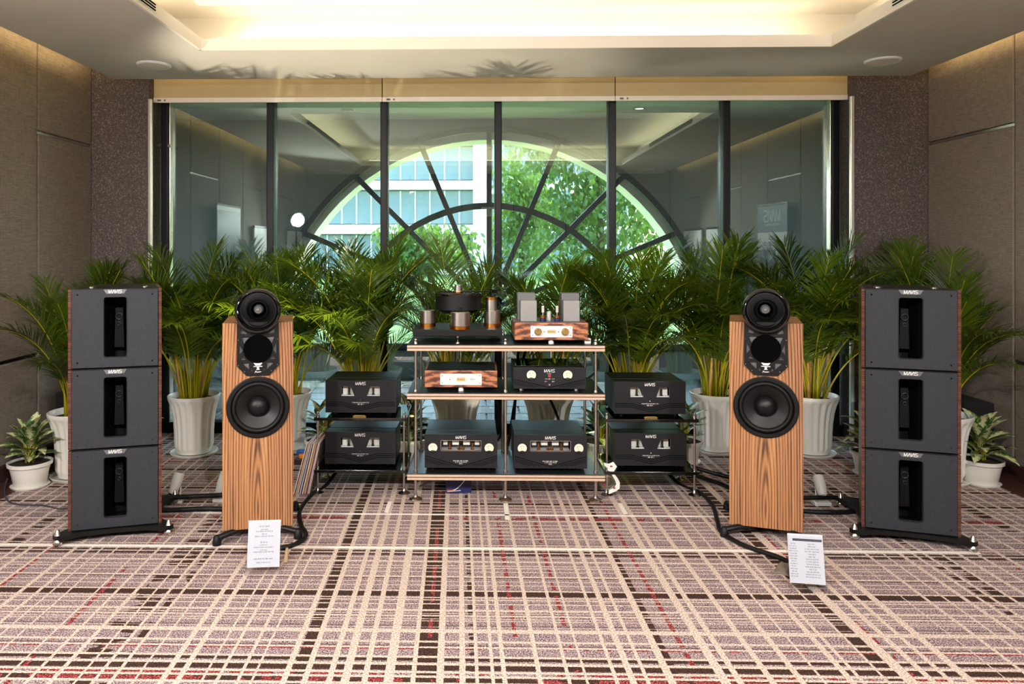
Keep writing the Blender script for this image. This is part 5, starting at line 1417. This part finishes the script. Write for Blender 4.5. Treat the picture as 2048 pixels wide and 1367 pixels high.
def board(label, loc, rz, w, h):
    t = thing('display_board', label, 'display board', loc, rz, 'white display boards behind the camera')
    B().box((0, 0.012, h / 2 + 0.1), (w, 0.02, h - 0.1), 0.003).obj('panel', 'white_plastic', t)
    B().box((0, 0.012, h + 0.065), (w + 0.01, 0.03, 0.03), 0.003).obj('top_rail', 'frame_black', t)
    for s in (-1, 1): B().box((s * (w / 2 - 0.06), 0.0, 0.075), (0.04, 0.09, 0.15), 0.004).obj('foot', 'frame_black', t)
board('white display board by the rear left corner of the room', (XL + 0.06, -0.2, 0), R(90), 0.95, 1.72)
board('white display board further along the left wall', (XL + 0.06, 1.75, 0), R(90), 0.7, 1.72)
board('white display board by the rear right corner of the room', (XR - 0.06, 0.2, 0), R(-90), 0.95, 1.72)
board('white display board further along the right wall', (XR - 0.06, 1.28, 0), R(-90), 0.7, 1.72)
# exit sign on the rear wall
t = thing('exit_sign', 'white emergency sign with green running figure on the rear wall', 'sign', (0.28, YB + 0.045, 2.06), R(180))
B().box((0, 0.012, 0.085), (0.34, 0.03, 0.17), 0.006).obj('housing', 'white_plastic', t)
b = B(); b.box((0.105, -0.0035, 0.085), (0.09, 0.001, 0.11))
for x, pl in ((-0.115, [[(.03, 0), (0, 0), (0, .06), (.03, .06)], [(0, .03), (.025, .03)]]), (-0.070, [[(0, 0), (.03, .06)], [(0, .06), (.03, 0)]]), (-0.022, [[(0, 0), (0, .06)]]), (-0.005, [[(0, .06), (.034, .06)], [(.017, .06), (.017, 0)]])):
    b.strokes([[(x + a, 0.06 + c) for a, c in q] for q in pl], 0.010, -0.0035)
b.obj('lettering', 'exit_green', t)
b = B(); b.strokes([[(0.10, 0.12), (0.102, 0.122)], [(0.10, 0.105), (0.105, 0.08), (0.09, 0.06), (0.08, 0.045)], [(0.105, 0.08), (0.122, 0.065), (0.12, 0.045)], [(0.085, 0.10), (0.10, 0.105), (0.125, 0.095)]], 0.008, -0.0042)
b.obj('running_figure', 'white_plastic', t)
# studio lamp
t = thing('studio_lamp', 'round white studio lamp on a black tripod at the left wall behind the camera', 'lamp', (-2.66, 1.05, 0))
for k in range(3):
    a = R(90 + 120 * k)
    B().tube([(0, 0, 0.75), (0.28 * math.cos(a), 0.28 * math.sin(a), 0.012)], 0.011, 8).obj('leg', 'black_satin', t)
B().cyl((0, 0, 0.60), (0, 0, 1.86), 0.014, seg=12).obj('pole', 'black_satin', t, smooth=40)
aim = (Vector((0.3, 3.6, 0.6)) - Vector((-2.66, 1.05, 1.92))).normalized()
m = Matrix.Translation((0, 0, 1.92)) @ aim.to_track_quat('Z', 'Y').to_matrix().to_4x4()
hd = B().lathe([(0.04, -0.16), (0.06, -0.14), (0.06, -0.03), (0.085, 0.0), (0.118, 0.05), (0.121, 0.05), (0.09, -0.004)], 40, m, cap0=True).obj('head', 'black_satin', t, smooth=40)
B().lathe([(0.105, 0.02), (0.0006, 0.02)], 40, m).obj('diffuser', 'lamp_white', hd)
L = bpy.data.lights.new('studio_beam', 'AREA'); L.shape = 'DISK'; L.size = 0.18; L.energy = W_STUDIO; L.color = (1.0, 0.97, 0.93)
o = bpy.data.objects.new('studio_beam', L); COL.objects.link(o); o.parent = t
o.location = Vector((0, 0, 1.92)) + aim * 0.07
o.rotation_euler = (-aim).to_track_quat('Z', 'Y').to_euler()
